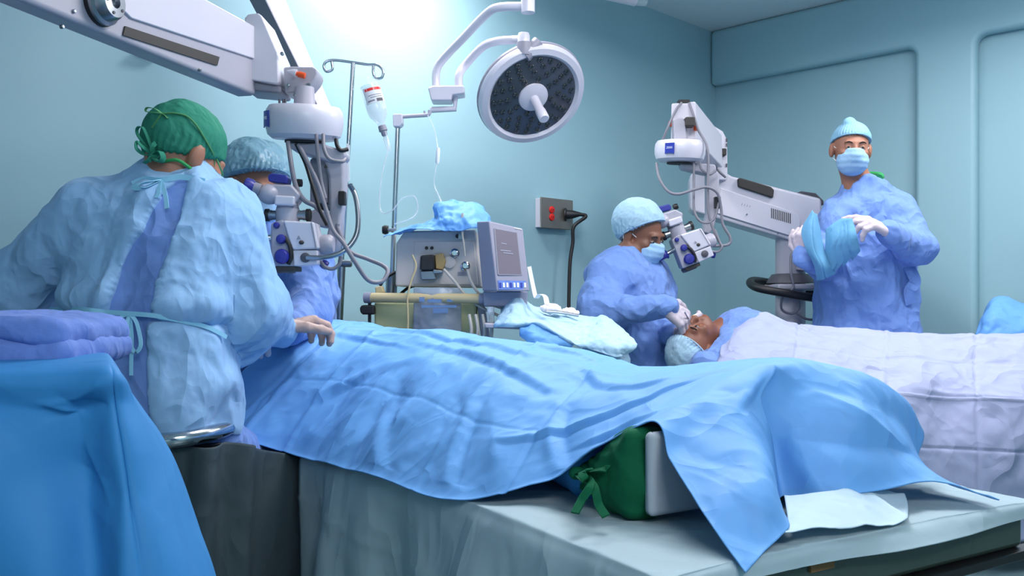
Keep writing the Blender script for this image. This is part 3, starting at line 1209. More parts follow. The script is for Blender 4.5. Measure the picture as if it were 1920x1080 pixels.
    cable(root, [at(1278, 193, 3.93), at(1268, 205, 3.91), at(1252, 240, 3.90), at(1242, 264, 3.92)], .0055)
    cable(root, [at(1292, 193, 3.93), at(1300, 215, 3.91), at(1310, 245, 3.90), at(1324, 270, 3.88), at(1328, 300, 3.87), at(1327, 350, 3.86), at(1328, 395, 3.86), at(1338, 432, 3.86), at(1350, 455, 3.86)], .006)
    cable(root, [at(1340, 430, 3.86), at(1350, 455, 3.85), at(1354, 462, 3.84), at(1346, 472, 3.84), at(1328, 470, 3.84)], .005)
    cable(root, [at(1338, 310, 4.35), at(1352, 325, 4.34), at(1360, 332, 4.36)], .006)
    cable(root, [at(1495, 468, 4.28), at(1484, 478, 4.26), at(1483, 510, 4.24), at(1487, 540, 4.24), at(1468, 556, 4.22), at(1466, 580, 4.26), at(1484, 588, 4.28), at(1498, 578, 4.28), at(1497, 560, 4.26)], .006)
    cable(root, [at(1492, 586, 4.28), at(1512, 598, 4.3), at(1545, 600, 4.34)], .006)


microscope_rear()


# ------------------------------------------------------------------ slanted support arm behind the front microscope
def slanted_arm():
    root = thing('support_arm', 'wide white slanted support arm behind the front microscope yoke', 'support arm', at(430, -90, 2.95))
    top = [at(395, -140, 3.0), at(430, -140, 2.95), at(478, -140, 3.1), at(440, -140, 3.2)]
    bot = [at(572, 196, 2.82), at(601, 206, 2.78), at(627, 212, 2.92), at(600, 205, 3.0)]
    b = MB()
    b.hexa(top, bot)
    o = b.build('arm_body', 'white_enamel', root, bevel=.01)
    b = MB()
    n = (bot[1] - top[1]).cross(top[0] - top[1]).normalized()
    if n.y > 0:
        n = -n
    q = [top[0], top[1], bot[1], bot[0]]
    c = sum(q, Vector()) / 4
    q = [c + (p - c) * .985 for p in q]
    b.prism(q, n * .004)
    b.build('darker_side', 'grey_plastic', o, bevel=.002)  # thin slab giving one side face of the arm a darker grey
    b = MB()
    b.tube([at(412, -140, 3.02), Vector((at(412, -140, 3.02).x, 3.02, H + .01))], .05, 20)
    b.build('ceiling_mount', 'white_enamel', root)


slanted_arm()


# ------------------------------------------------------------------ operating lamp
def surgical_lamp():
    Y = 3.6
    piv = at(990, 0, 3.35)
    root = thing('surgical_lamp', 'round white operating lamp with dark lens face on curved double arm', 'lamp', (piv.x, piv.y, H))
    n = Vector((.30, -.67, -.68)).normalized()
    c = at(998, 179, Y)
    R = .222
    b = MB()
    b.lathe([(R * .5, -.034), (R * .9, -.030), (R * .985, -.024), (R, -.01), (R * .995, .0), (R * .96, .016), (R * .86, .02), (R * .8, .008)], c, n, 64)
    hd = b.build('lamp_housing', 'white_enamel', root, sharp=35)
    b = MB()
    b.lathe([(R * 1.004, -.026), (R * 1.012, -.022), (R * 1.012, -.014), (R * 1.004, -.010)], c, n, 64)
    b.build('rim_band', 'grey_plastic', hd)
    b = MB()
    b.lathe([(R * .805, .002), (R * .805, .010), (.001, .0101)], c, n, 64)
    face = b.build('lens_face', 'panel_dark', hd)
    X, Yv, Z = frame(n, UZ)
    led = None
    for ring, (rr, m) in enumerate(((.35, 8), (.48, 12), (.61, 17), (.73, 22))):
        for k in range(m):
            a = 2 * math.pi * (k + .5 * (ring % 2)) / m
            p = c + n * .010 + (X * math.cos(a) + Yv * math.sin(a)) * R * rr
            if led is None:
                b = MB()
                b.lathe([(.0122, -.001), (.0122, .002), (.009, .0055), (.005, .007), (.0005, .0075)], (0, 0, 0), n, 12)
                o = b.build('led_lens', 'lamp_led', face)
                led = o.data
            else:
                o = bpy.data.objects.new('led_lens', led)
                attach(o, face)
            o.location = p
    b = MB()
    b.lathe([(.062, .008), (.060, .018), (.045, .024), (.024, .026)], c, n, 36)
    hub = b.build('lamp_hub', 'white_enamel', hd)
    hn = (n + Vector((.02, -.0, -.12))).normalized()
    b = MB()
    b.lathe([(.019, .02), (.019, .10), (.021, .105), (.021, .15), (.017, .155)], c, hn, 24)
    b.build('sterile_handle', 'white_enamel', hub)
    # suspension
    rim = c - n * .015 + (UZ - n * UZ.dot(n) - UX * .12).normalized() * R * .98
    YK = rim.y - .01
    b = MB()
    b.lathe([(.030, -.01), (.032, .02), (.030, .04)], at(983, 100, YK), UZ, 24)
    b.build('lamp_knuckle', 'grey_plastic', root)
    b = MB()
    b.tube([at(983, 106, YK), rim], .026, 16)
    b.build('lamp_stem', 'grey_plastic', root)
    b = MB()
    b.lathe([(.022, 0), (.024, .01), (.024, .055), (.020, .065)], at(982, 94, YK), UZ, 24)
    b.build('knuckle_cap', 'white_enamel', root)
    b = MB()
    b.tube(smoothpath([at(861, 168, Y), at(861, 140, Y), at(876, 118, Y), at(905, 88, Y - .06), at(930, 78, Y - .10), at(960, 75, YK + .03), at(980, 74, YK)], 8), .0165, 14)
    b.build('lower_arm', 'white_enamel', root)
    b = MB()
    b.tube(smoothpath([at(818, 168, Y), at(818, 134, Y), at(830, 112, Y - .02), at(868, 72, Y - .1), at(910, 28, Y - .18), at(935, 14, Y - .22), at(986, 12, 3.36)], 8), .0165, 14)
    b.build('upper_arm', 'white_enamel', root)
    b = MB()
    b.tube([at(990, 24, 3.35), at(990, 10, 3.35), piv, (piv.x, piv.y, H + .005)], .026, 20)
    b.build('ceiling_pivot', 'white_enamel', root)
    b = MB()
    b.prism([at(x, y, Y - .05) for x, y in ((802, 164), (812, 160), (870, 160), (871, 175), (848, 178), (846, 188), (808, 188))], UY * .09)
    br = b.build('arm_bracket', 'white_enamel', root, bevel=.006)
    b = MB()
    b.tube([at(853, 180, Y), at(853, 204, Y), at(807, 206, Y)], .0125, 12)
    b.build('bracket_bar', 'white_enamel', br)


surgical_lamp()


# ------------------------------------------------------------------ drip stand, bottle
def iv_stand():
    Y = 3.35
    root = thing('drip_stand', 'slim steel drip stand with two hooks behind the front microscope', 'drip stand', floor_z(616, Y))
    top, mid, bot = at(662, 118, Y), at(641, 488, Y), floor_z(616, Y)
    b = MB()
    b.cyl(top, mid, .0085, n=14)
    b.build('upper_pole', 'chrome', root)
    b = MB()
    b.cyl(mid, bot + UZ * .1, .015, n=16)
    b.build('lower_pole', 'steel', root)
    b = MB()
    b.lathe([(.012, -.03), (.014, -.008), (.014, .008), (.010, .012)], at(654, 494, Y - .01), UX, 16)
    b.build('height_knob', 'steel', root)
    b = MB()
    b.tube(smoothpath([at(622, 116, Y), at(623, 130, Y), at(612, 134, Y), at(607, 124, Y), at(613, 115, Y), at(630, 113, Y), at(662, 117, Y), at(690, 121, Y), at(708, 122, Y), at(718, 132, Y), at(716, 145, Y), at(706, 147, Y), at(700, 138, Y), at(700, 123, Y)], 6), .0055, 10)
    b.build('hook_bar', 'chrome', root)
    for k in range(5):
        a = k * 2 * math.pi / 5
        e = bot + Vector((math.cos(a) * .26, math.sin(a) * .26, .06))
        b = MB()
        b.tube([bot + UZ * .12, e], [.016, .012], 10)
        g = b.build('base_leg', 'steel', root)
        b = MB()
        b.lathe([(.03, -.012), (.032, 0), (.03, .012)], e - UZ * .028, Vector((-math.sin(a), math.cos(a), 0)), 16)
        b.build('caster', 'black_rubber', g)
    b = MB()
    b.prism([at(x, y, Y - .02) for x, y in ((650, 268), (656, 272), (655, 300), (656, 338), (650, 344), (642, 336), (640, 320), (646, 296))], UY * .004)
    b.build('tape_strip', 'strap_white', root)
    # bottle
    Yb = Y - .01
    a, e = at(692, 158, Yb), at(716, 236, Yb)
    ax = (e - a).normalized()
    ln = (e - a).length
    t = thing('infusion_bottle', 'clear infusion bottle with printed label hanging upside down', 'bottle', e)
    b = MB()
    b.lathe([(.001, 0), (.030, .001), (.037, .006), (.038, ln * .3), (.038, ln * .62), (.034, ln * .75), (.018, ln * .9), (.013, ln)], a, ax, 28)
    b.build('bottle_body', 'clear_plastic', t)
    b = MB()
    b.lathe([(.001, ln * .42), (.036, ln * .42), (.036, ln * .62), (.032, ln * .74), (.016, ln * .89), (.001, ln * .9)], a, ax, 24)
    b.build('liquid', 'clear_plastic', t)
    lab = MB()
    X, Yv, Z = frame(ax, -UY)
    v, f = [], []
    for i in range(10):
        an = math.radians(-75 + 120 * i / 9)
        for h in (.02, ln * .5):
            v.append(a + Z * h + (X * math.cos(an) + Yv * math.sin(an)) * .0388)
    f = [(2 * i, 2 * i + 2, 2 * i + 3, 2 * i + 1) for i in range(9)]
    lab.add(v, f)
    lb = lab.build('paper_label', 'strap_white', t)
    for (h0, h1, a0, a1, m) in ((.024, .034, -70, 30, 'red'), (.05, .053, -60, 20, 'grey_plastic'), (.058, .061, -60, 10, 'grey_plastic'), (.066, .078, -60, -20, 'dark_grey'), (.068, .074, -10, 30, 'grey_plastic')):
        g = MB()
        v = []
        for i in range(6):
            an = math.radians(a0 + (a1 - a0) * i / 5)
            for h in (h0, h1):
                v.append(a + Z * h + (X * math.cos(an) + Yv * math.sin(an)) * .0393)
        g.add(v, [(2 * i, 2 * i + 2, 2 * i + 3, 2 * i + 1) for i in range(5)])
        g.build('label_print', M[m], lb)
    b = MB()
    b.lathe([(.015, 0), (.016, .02), (.011, .022), (.011, .035), (.007, .04)], e, ax, 18)
    b.build('stopper', 'grey_plastic', t)
    b = MB()
    b.lathe([(.006, .036), (.010, .05), (.010, .085), (.004, .1)], e, ax, 16)
    b.build('drip_chamber', 'clear_plastic', t)
    b = MB()
    b.tube(smoothpath([a, a - ax * .012 + UZ * .012, at(706, 146, Y)], 6), .003, 8)
    b.build('hanger_loop', 'clear_plastic', t)
    # infusion line
    ln = thing('infusion_line', 'thin clear infusion line with white drip chamber looping over the machine', 'tubing', at(735, 420, 3.3))
    b = MB()
    b.tube(smoothpath([at(802, 216, 3.32), at(815, 245, 3.3), at(821, 285, 3.28), at(817, 320, 3.26), at(814, 345, 3.26), at(824, 370, 3.25), at(833, 390, 3.24)], 8), .0022, 8)
    b.build('line_tube', 'tube_clear', ln)
    b = MB()
    b.lathe([(.004, 0), (.0075, .01), (.0075, .05), (.005, .06)], at(820, 308, 3.27), Vector((.06, 0, 1)), 14)
    b.build('drip_chamber', 'strap_white', ln)
    b = MB()
    b.tube(smoothpath([at(722, 245, 3.33), at(728, 275, 3.32), at(716, 330, 3.3), at(712, 372, 3.29), at(716, 398, 3.28), at(735, 395, 3.26), at(752, 374, 3.26), at(768, 368, 3.26), at(780, 372, 3.25), at(783, 395, 3.25), at(770, 410, 3.24), at(740, 420, 3.24)], 8), .0024, 8)
    b.build('line_tube', 'tube_clear', ln)


iv_stand()


# ------------------------------------------------------------------ phaco machine on its cart
def phaco():
    Y = 3.25
    root = thing('surgical_console', 'beige eye surgery console on a yellowish cart with handle bar', 'console', floor_z(800, Y))

    def pr(pts, y0, dep, name, m, par=None, bev=.006):
        b = MB()
        b.prism([at(x, y, y0) for x, y in pts], UY * dep)
        return b.build(name, m, par or root, bevel=bev)
    body = pr([(741, 537), (742, 457), (758, 433), (893, 431), (904, 539)], Y, .3, 'console_body', 'console_beige', bev=.008)
    fp = pr([(776, 453), (889, 452), (896, 534), (775, 533)], Y - .004, .006, 'front_panel', 'console_beige', body, .002)
    for x, y, r in ((800, 465, 3), (810, 465, 3), (858, 443, 4)):
        b = MB()
        b.lathe([(r * Y / F, 0), (r * Y / F, .006), (r * .5 * Y / F, .007)], at(x, y, Y - .004), -UY, 14)
        b.build('socket', 'slot_dark', fp)
    o = pr([(788, 479), (814, 477), (815, 503), (812, 507), (787, 507)], Y - .055, .055, 'pump_head', 'black_rubber', fp, .006)
    pr([(787, 508), (815, 507), (816, 519), (818, 524), (790, 525)], Y - .045, .045, 'pump_bracket', 'steel', fp, .004)
    pr([(812, 505), (829, 507), (830, 512), (812, 513)], Y - .06, .05, 'pump_lever', 'steel', fp, .003)
    pr([(815, 478), (830, 474), (836, 490), (830, 506), (817, 504)], Y - .03, .03, 'pump_cassette', 'amber', fp, .004)
    b = MB()
    b.lathe([(.022, 0), (.022, .012), (.017, .014)], at(843, 492, Y - .002), -UY, 24)
    b.build('pump_dial', 'console_beige', fp)
    for x, y in ((853, 475), (873, 499)):
        b = MB()
        b.lathe([(.017, 0), (.017, .008), (.013, .010), (.012, .026), (.009, .029)], at(x, y, Y - .002), -UY, 24)
        b.build('chrome_valve', 'chrome', fp)
    b = MB()
    b.box(at(868, 513, Y - .004), (.036, .006, .012))
    b.build('name_strip', 'grey_plastic', fp)
    b = MB()
    b.box(at(865, 443, Y - .01), (.02, .02, .022))
    b.build('tube_clamp', 'steel', fp)
    # monitor: tilted slab
    fr = [at(916, 414, 3.06), at(981, 429, 3.1), at(994, 546, 3.04), at(932, 546, 3.0)]
    bk = [at(893, 415, 3.13), at(962, 428, 3.2), at(968, 546, 3.14), at(904, 546, 3.08)]
    b = MB()
    b.hexa(fr, bk)
    mo = b.build('monitor_case', 'monitor_grey', root, bevel=.005)
    nn = (fr[1] - fr[0]).cross(fr[3] - fr[0]).normalized()
    if nn.y > 0:
        nn = -nn

    def mp(px, py, k=0.):
        return onplane(px, py, fr[0] + nn * k, nn)
    b = MB()
    b.prism([mp(x, y, .001) for x, y in ((927, 429), (969, 437), (978, 516), (934, 515))], nn * .002)
    sc = b.build('screen', 'screen_grey', mo)
    b = MB()
    sq = [mp(x, y, .001) for x, y in ((927, 429), (969, 437), (978, 516), (934, 515))]
    for k in range(4):
        b.tube([sq[k], sq[(k + 1) % 4]], .003, 6)
    b.build('screen_bezel', 'grey_plastic', mo)
    for x0, x1, y in ((938, 958, 468), (944, 962, 473), (940, 950, 455)):
        b = MB()
        b.prism([mp(x0, y, .0033), mp(x1, y + 2, .0033), mp(x1, y + 4, .0033), mp(x0, y + 2, .0033)], nn * .0006)
        b.build('screen_text', 'monitor_grey', sc)
    b = MB()
    b.prism([mp(x, y, .001) for x, y in ((933, 526), (990, 527), (992, 543), (935, 543))], nn * .002)
    kp = b.build('key_strip', 'bundle_blue', mo)
    for k in range(8):
        x = 936 + k * 6.6
        b = MB()
        b.prism([mp(x, 530, .003), mp(x + 3.4, 530.5, .003), mp(x + 4, 539, .003), mp(x + .5, 539, .003)], nn * .002)
        b.build('key', 'strap_white' if k % 3 else 'logo_blue', kp)
    b = MB()
    b.prism([mp(964, 426.5, .001), mp(978, 429.5, .001), mp(978, 431, .001), mp(964, 428, .001)], nn * .001)
    b.build('maker_strip', 'strap_white', mo)
    pr([(905, 546), (990, 546), (988, 575), (907, 575)], 3.1, .2, 'monitor_mount', 'monitor_grey', root, .006)
    # cart
    b = MB()
    b.tube([at(690, 558, 3.22), at(906, 560, 3.14)], .0175, 18)
    hb = b.build('handle_bar', 'cart_beige', root)
    for p, q in ((at(684, 558, 3.222), at(697, 558, 3.217)), (at(900, 560, 3.14), at(912, 560, 3.135))):
        b = MB()
        b.cyl(p, q, .0195)
        b.build('bar_cap', 'monitor_grey', hb)
    c0 = at(701, 566, 3.24)
    c1 = at(893, 566, 3.24)
    b = MB()
    b.prism([c0, c1, Vector((c1.x, 3.24, .12)), Vector((c0.x + .01, 3.24, .12))], UY * .36)
    cb = b.build('cart_cabinet', 'cart_yellow', root, bevel=.01)
    pr([(775, 598), (848, 628), (848, 640), (775, 640)], 3.235, .02, 'cart_slot', 'dark_grey', cb, .002)
    for x, y in ((720, 3.3), (720, 3.55), (880, 3.3), (880, 3.55)):
        e = floor_z(x, 3.25)
        e.y = y
        b = MB()
        b.lathe([(.05, -.02), (.055, 0), (.05, .02)], e + UZ * .06, UX, 18)
        b.build('caster', 'black_rubber', root)
    pr([(893, 560), (906, 560), (922, 650), (905, 660)], 3.26, .1, 'cart_post', 'grey_enamel', root, .006)
    # drip pole fixed to the cart
    b = MB()
    b.cyl(at(746, 232, 3.42), at(735, 520, 3.42), .0095, n=14)
    po = b.build('drip_pole', 'chrome', root)
    b = MB()
    b.cyl(at(735, 510, 3.42), at(733, 556, 3.42), .022, n=18)
    b.build('pole_socket', 'steel', po)
    b = MB()
    b.cyl(at(727, 431, 3.41), at(742, 431, 3.41), .008, n=12)
    kn = b.build('pole_clamp', 'chrome', po)
    b = MB()
    b.lathe([(.016, 0), (.018, .012), (.014, .022)], at(728, 431, 3.41), -UX, 16)
    b.build('clamp_knob', 'black_rubber', kn)
    b = MB()
    b.prism([at(x, y, 3.39) for x, y in ((736, 216), (738, 213), (754, 213), (755, 231), (749, 237), (737, 237))], UY * .05)
    b.build('pole_head', 'white_enamel', po, bevel=.004)
    b = MB()
    b.tube(smoothpath([at(752, 219, 3.41), at(780, 217, 3.41), at(797, 216, 3.41), at(804, 214, 3.41), at(806, 207, 3.41)], 6), .0075, 10)
    b.build('pole_hook', 'grey_enamel', po)
    b = MB()
    b.tube([at(796, 216, 3.41), at(796, 208, 3.41)], .004, 8)
    b.build('hook_tip', 'grey_enamel', po)
    # black brake lever below the bar
    b = MB()
    b.prism([at(x, y, 3.2) for x, y in ((674, 577), (678, 572), (701, 572), (702, 590), (680, 590), (675, 586))], UY * .04)
    lv = b.build('brake_lever', 'black_rubber', root, bevel=.008)
    b = MB()
    b.tube([at(693, 566, 3.22), at(693, 640, 3.22)], .006, 10)
    b.build('lever_rod', 'black_rubber', lv)
    pr([(703, 538), (715, 536), (720, 549), (704, 551)], 3.25, .05, 'cream_clip', 'cart_beige', root, .004)
    # hanging clear bag
    net = [[at(776 + 88 * j / 4, 540 + (0 if i == 0 else i * 21), 3.19 - .03 * math.sin(math.pi * j / 4) * (1 if i else .3)) for j in range(5)] for i in range(5)]
    bag = cloth('drain_bag', net, 40, 30, 'bag_clear', root, lambda P, UV: .006 * crumple(P, 14, 5), .002)
    for x0, x1, y, h in ((786, 796, 557, 9), (802, 828, 561, 6), (838, 850, 561, 5), (790, 856, 572, 5), (812, 840, 578, 9)):
        b = MB()
        b.prism([at(x0, y, 3.145), at(x1, y, 3.145), at(x1, y + h, 3.145), at(x0, y + h, 3.145)], UY * .001)
        b.build('bag_print', 'bag_print', bag)
    # side shelf with a vial
    sh = pr([(908, 606), (978, 610), (977, 618), (910, 615)], 3.0, .22, 'side_shelf', 'grey_enamel', root, .004)
    # tubing
    for pts, r, m in (([(773, 478), (780, 500), (770, 530), (764, 560), (765, 600), (763, 640)], .0035, 'cart_beige'),
                      ([(832, 505), (850, 525), (875, 555), (900, 575), (935, 592), (965, 606)], .005, 'tube_pale'),
                      ([(876, 505), (884, 530), (902, 555), (925, 572), (950, 580)], .005, 'tube_pale'),
                      ([(868, 440), (868, 400), (865, 420), (870, 460), (872, 480)], .003, 'tube_pale')):
        b = MB()
        b.tube(smoothpath([at(x, y, 3.16) for x, y in pts], 8), r, 10)
        b.build('console_tube', m, root)
    for x in (880, 892, 905, 918):
        b = MB()
        b.tube(smoothpath([at(x, 590, 3.1), at(x + 4, 620, 3.08), at(x - 2, 660, 3.1)], 6), .006, 10)
        b.build('console_tube', 'tube_pale', root)
    # cord from the back of the machine and white strap
    cable(root, [at(713, 535, 3.3), at(722, 522, 3.32), at(742, 510, 3.35)], .006, 'black_rubber', 'power_cord')
    cable(root, [at(750, 552, 3.3), at(765, 540, 3.33), at(780, 535, 3.36)], .006, 'black_rubber', 'power_cord')
    b = MB()
    b.ribbon(smoothpath([at(992, 500, 3.1), at(998, 530, 3.1), at(1005, 558, 3.08), at(1012, 552, 3.06), at(1022, 556, 3.04), at(1026, 572, 3.0)], 6), UX + UY, .02, .002)
    b.build('white_strap', 'strap_white', root)
    # vial on the shelf
    v = thing('specimen_vial', 'small clear vial with white cap on the console side shelf', 'vial', at(920, 606, 3.08))
    e = at(920, 607, 3.08)
    b = MB()
    b.lathe([(.012, 0), (.013, .004), (.013, .04), (.010, .044)], e, UZ, 18)
    b.build('vial_body', 'clear_plastic', v)
    b = MB()
    b.lathe([(.0125, .036), (.0125, .056), (.011, .058)], e, UZ, 18)
    b.build('vial_cap', 'strap_white', v)
    # blue cover crumpled on top of the console
    def B(x, y, Yq):
        return at(x, y, Yq)
    net = [[B(721, 450, 3.16), B(735, 441, 3.2), B(748, 433, 3.28), B(770, 430, 3.36)],
           [B(765, 434, 3.16), B(775, 428, 3.2), B(790, 424, 3.28), B(800, 424, 3.38)],
           [B(815, 431, 3.16), B(812, 418, 3.19), B(820, 412, 3.27), B(830, 418, 3.38)],
           [B(836, 432, 3.15), B(826, 408, 3.17), B(818, 387, 3.24), B(838, 400, 3.36)],
           [B(862, 432, 3.15), B(850, 408, 3.17), B(843, 380, 3.26), B(850, 396, 3.36)],
           [B(890, 430, 3.15), B(884, 406, 3.18), B(872, 380, 3.28), B(872, 398, 3.36)],
           [B(908, 424, 3.18), B(905, 404, 3.22), B(889, 378, 3.30), B(892, 398, 3.36)],
           [B(922, 416, 3.22), B(915, 409, 3.26), B(905, 398, 3.33), B(905, 408, 3.38)]]
    t = cloth('console_cover', net, 110, 60, 'drape_blue', None, lambda P, UV: .013 * crumple(P, 16, 3), .002)
    tag(t, 'crumpled blue cover lying on top of the console', 'drape')


phaco()


# ------------------------------------------------------------------ wall outlet
def outlet():
    p, q = 1.513, 0
    z = 1 + 154 / F * 4.694
    c = rm(p, .03, z)
    ax = (E1, E2, UZ)
    t = thing('wall_socket', 'steel wall socket box with two red outlets and black plug', 'socket', rm(p, 0, z - .08))
    b = MB()
    b.box(c - E2 * .012, (.235, .04, .15), ax)
    b.build('socket_box', 'white_enamel', t, bevel=.004)
    b = MB()
    b.box(c + E2 * .012, (.25, .008, .157), ax)
    pl = b.build('socket_plate', 'outlet_steel', t, bevel=.004)
    for dz in (.018, -.020):
        b = MB()
        o = c + E2 * .016 + E1 * .045 + UZ * dz
        b.lathe([(.018, 0), (.018, .006), (.016, .007)], o, E2, 20)
        r = b.build('red_outlet', 'red', pl)
        for s in (-1, 1):
            b = MB()
            b.box(o + E2 * .0072 + E1 * .006 * s, (.003, .001, .009), ax)
            b.build('slot', 'black_rubber', r)
    o = c + E2 * .016 - E1 * .06
    b = MB()
    b.lathe([(.034, 0), (.034, .006), (.024, .010), (.022, .04), (.016, .06), (.009, .085)], o, (E2 - E1 * .7).normalized(), 20)
    pg = b.build('plug', 'black_rubber', t)
    e = o + (E2 - E1 * .7).normalized() * .08
    cable(t, [e, e + (E2 - E1) * .02 + UZ * -.012, at(1076, 425, e.y - .02), at(1074, 455, e.y - .02), at(1069, 490, e.y - .03), at(1067, 540, e.y - .04), at(1066, 600, e.y - .05), at(1063, 720, e.y - .06), Vector((at(1060, 700, e.y).x, e.y - .05, .02))], .0095, 'black_rubber', 'power_cord', 12)
    # batten near the ceiling, its lower end just in view
    t = thing('tube_light', 'white tube luminaire with clear end cap at the top edge', 'tube light', rm(1.05, .4, H))
    a, b2 = at(1010, -42, 4.35), at(1192, -2, 4.5)
    b = MB()
    b.tube([a, b2], .036, 20)
    b.build('tube_housing', 'white_enamel', t)
    d = (b2 - a).normalized()
    b = MB()
    b.tube([b2, b2 + d * .055], [.034, .026], 20)
    b.build('end_cap', 'clear_plastic', t)
    for k in (.2, .8):
        o = a.lerp(b2, k)
        b = MB()
        b.cyl(o, Vector((o.x, o.y, H + .005)), .008, n=10)
        b.build('hanger_rod', 'steel', t)
    # small white bracket on the wall below the boom
    pw = onplane(278, 103, rm(2, 0, 0), E2)
    b = MB()
    b.box(pw + E2 * .012, (.075, .03, .02), ax)
    o = b.build('wall_bracket', 'white_enamel', None, bevel=.004)
    tag(o, 'small white bracket on the back wall under the microscope boom', 'bracket')


outlet()
# ================================================================== people
def headR(f, up=(0, 0, 1), pitch=0., roll=0.):
    """columns: lateral, forward, up"""
    f = Vector(f).normalized()
    u = Vector(up)
    u = (u - f * u.dot(f)).normalized()
    x = f.cross(u)
    if pitch:
        r = Matrix.Rotation(math.radians(-pitch), 3, x)
        f, u = r @ f, r @ u
    if roll:
        r = Matrix.Rotation(math.radians(roll), 3, f)
        u, x = r @ u, r @ x
    return np.array([tuple(x), tuple(f), tuple(u)], np.float32).T


def head_sdf(q):
    d = U(.03, s_ell(q, (0, -.012, .03), (.074, .092, .088)), s_ell(q, (0, .034, -.035), (.058, .055, .08)))
    d = U(.02, d, s_ell(q, (0, .038, -.078), (.047, .048, .034)), s_ell(q, (0, .075, -.093), (.02, .016, .018)))
    d = U(.012, d, s_cap(q, (-.034, .082, .022), (.034, .082, .022), .011))
    for s in (-1, 1):
        d = U(.014, d, s_ell(q, (s * .042, .062, -.022), (.02, .026, .02)))
        d = smax(d, -s_ell(q, (s * .030, .098, .002), (.019, .014, .011)), .008)
        d = U(.004, d, s_ell(q, (s * .031, .080, .002), (.0135, .0135, .0125)))
        d = U(.006, d, s_ell(q, (s * .080, -.008, -.006), (.012, .020, .033)))
    d = U(.010, d, s_cap(q, (0, .090, .008), (0, .107, -.034), .008, .0135), s_ell(q, (0, .100, -.038), (.019, .012, .010)))
    d = U(.006, d, s_ell(q, (0, .091, -.060), (.025, .010, .007)), s_ell(q, (0, .089, -.072), (.022, .010, .008)))
    return d


def hand_caps(w, fdir, back, side, curl=(25, 35, 25), thumb=(30, 20), spread=.12, k=1.0, each=None):
    """capsules of a hand: wrist w, palm direction, back-of-hand normal, side=+1/-1 thumb side"""
    w, f = Vector(w), Vector(fdir).normalized()
    bk = Vector(back)
    bk = (bk - f * bk.dot(f)).normalized()
    s = bk.cross(f) * side
    C = []
    offs = (.031, .011, -.009, -.028)
    pl = (.088, .092, .087, .078)
    seg = ((.044, .027, .021), (.048, .031, .022), (.044, .029, .021), (.034, .022, .019))
    for i in range(4):
        kn = w + (f * pl[i] + s * offs[i]) * k
        C.append((w + s * offs[i] * .55 * k + f * .008 * k, kn, .0165 * k, .0125 * k))
        d = (f + s * (spread * (1.2 - i) * .6)).normalized()
        p = kn
        n_ = bk.copy()
        cr = each[i] if each else curl
        for j in range(3):
            d = (d * math.cos(math.radians(cr[j])) - n_ * math.sin(math.radians(cr[j]))).normalized()
            n_ = s.cross(d) if s.cross(d).dot(n_) > 0 else -s.cross(d)
            e = p + d * seg[i][j] * k
            C.append((p, e, (.0105 - .0012 * j) * k, (.0098 - .0013 * j) * k))
            p = e
    b = w + (f * .022 + s * .026) * k
    d = (f * .62 + s * .72 - bk * .28).normalized()
    C.append((w + f * .01 * k, b, .019 * k, .017 * k))
    p = b
    for j, ln in enumerate((.044, .034, .027)):
        e = p + d * ln * k
        C.append((p, e, (.0145 - .0018 * j) * k, (.0128 - .0022 * j) * k))
        p = e
        if j < 2:
            a_ = math.radians(thumb[j])
            d = (d * math.cos(a_) + (f * .6 - s * .55) * math.sin(a_) - bk * .18).normalized()
    return C


def caps_sdf(P, C, k=.006, grow=0.):
    d = None
    for a, b, ra, rb in C:
        c = s_cap(P, a, b, ra + grow, rb + grow)
        d = c if d is None else smin(d, c, k)
    return d


def glove(root, C, w, el, m, cuff=True, name='glove'):
    pts = [c[0] for c in C] + [c[1] for c in C]
    w, el = Vector(w), Vector(el)
    d = (el - w).normalized()
    pts += [w + d * .075]

    def fn(P):
        return smin(caps_sdf(P, C, .006, .0015), s_cap(P, w + d * -.005, w + d * .062, .030, .036), .02)
    lo, hi = box_of(pts, .045)
    o = sdf_obj(name, fn, lo, hi, .0028, m, root, lambda P, N: .0010 * crumple(P, 55, 2, 2), 1)
    if cuff:
        X, Y, Z = frame(d)
        b = MB()
        b.tube([w + d * .056 + (X * math.cos(a) + Y * math.sin(a)) * .037 for a in [i * math.pi / 12 for i in range(25)]], .004, 8)
        b.build('glove_rim', m, o)
    return o


def march(fn, px, py, y0, y1, off=.004):
    """first point of a surface along the camera ray"""
    Ys = np.linspace(y0, y1, 500)
    P = np.array([tuple(at(px, py, y)) for y in Ys], np.float32)
    d = fn(P)
    i = int(np.argmax(d < off)) if (d < off).any() else int(np.argmin(d))
    return Vector([float(x) for x in P[i]])


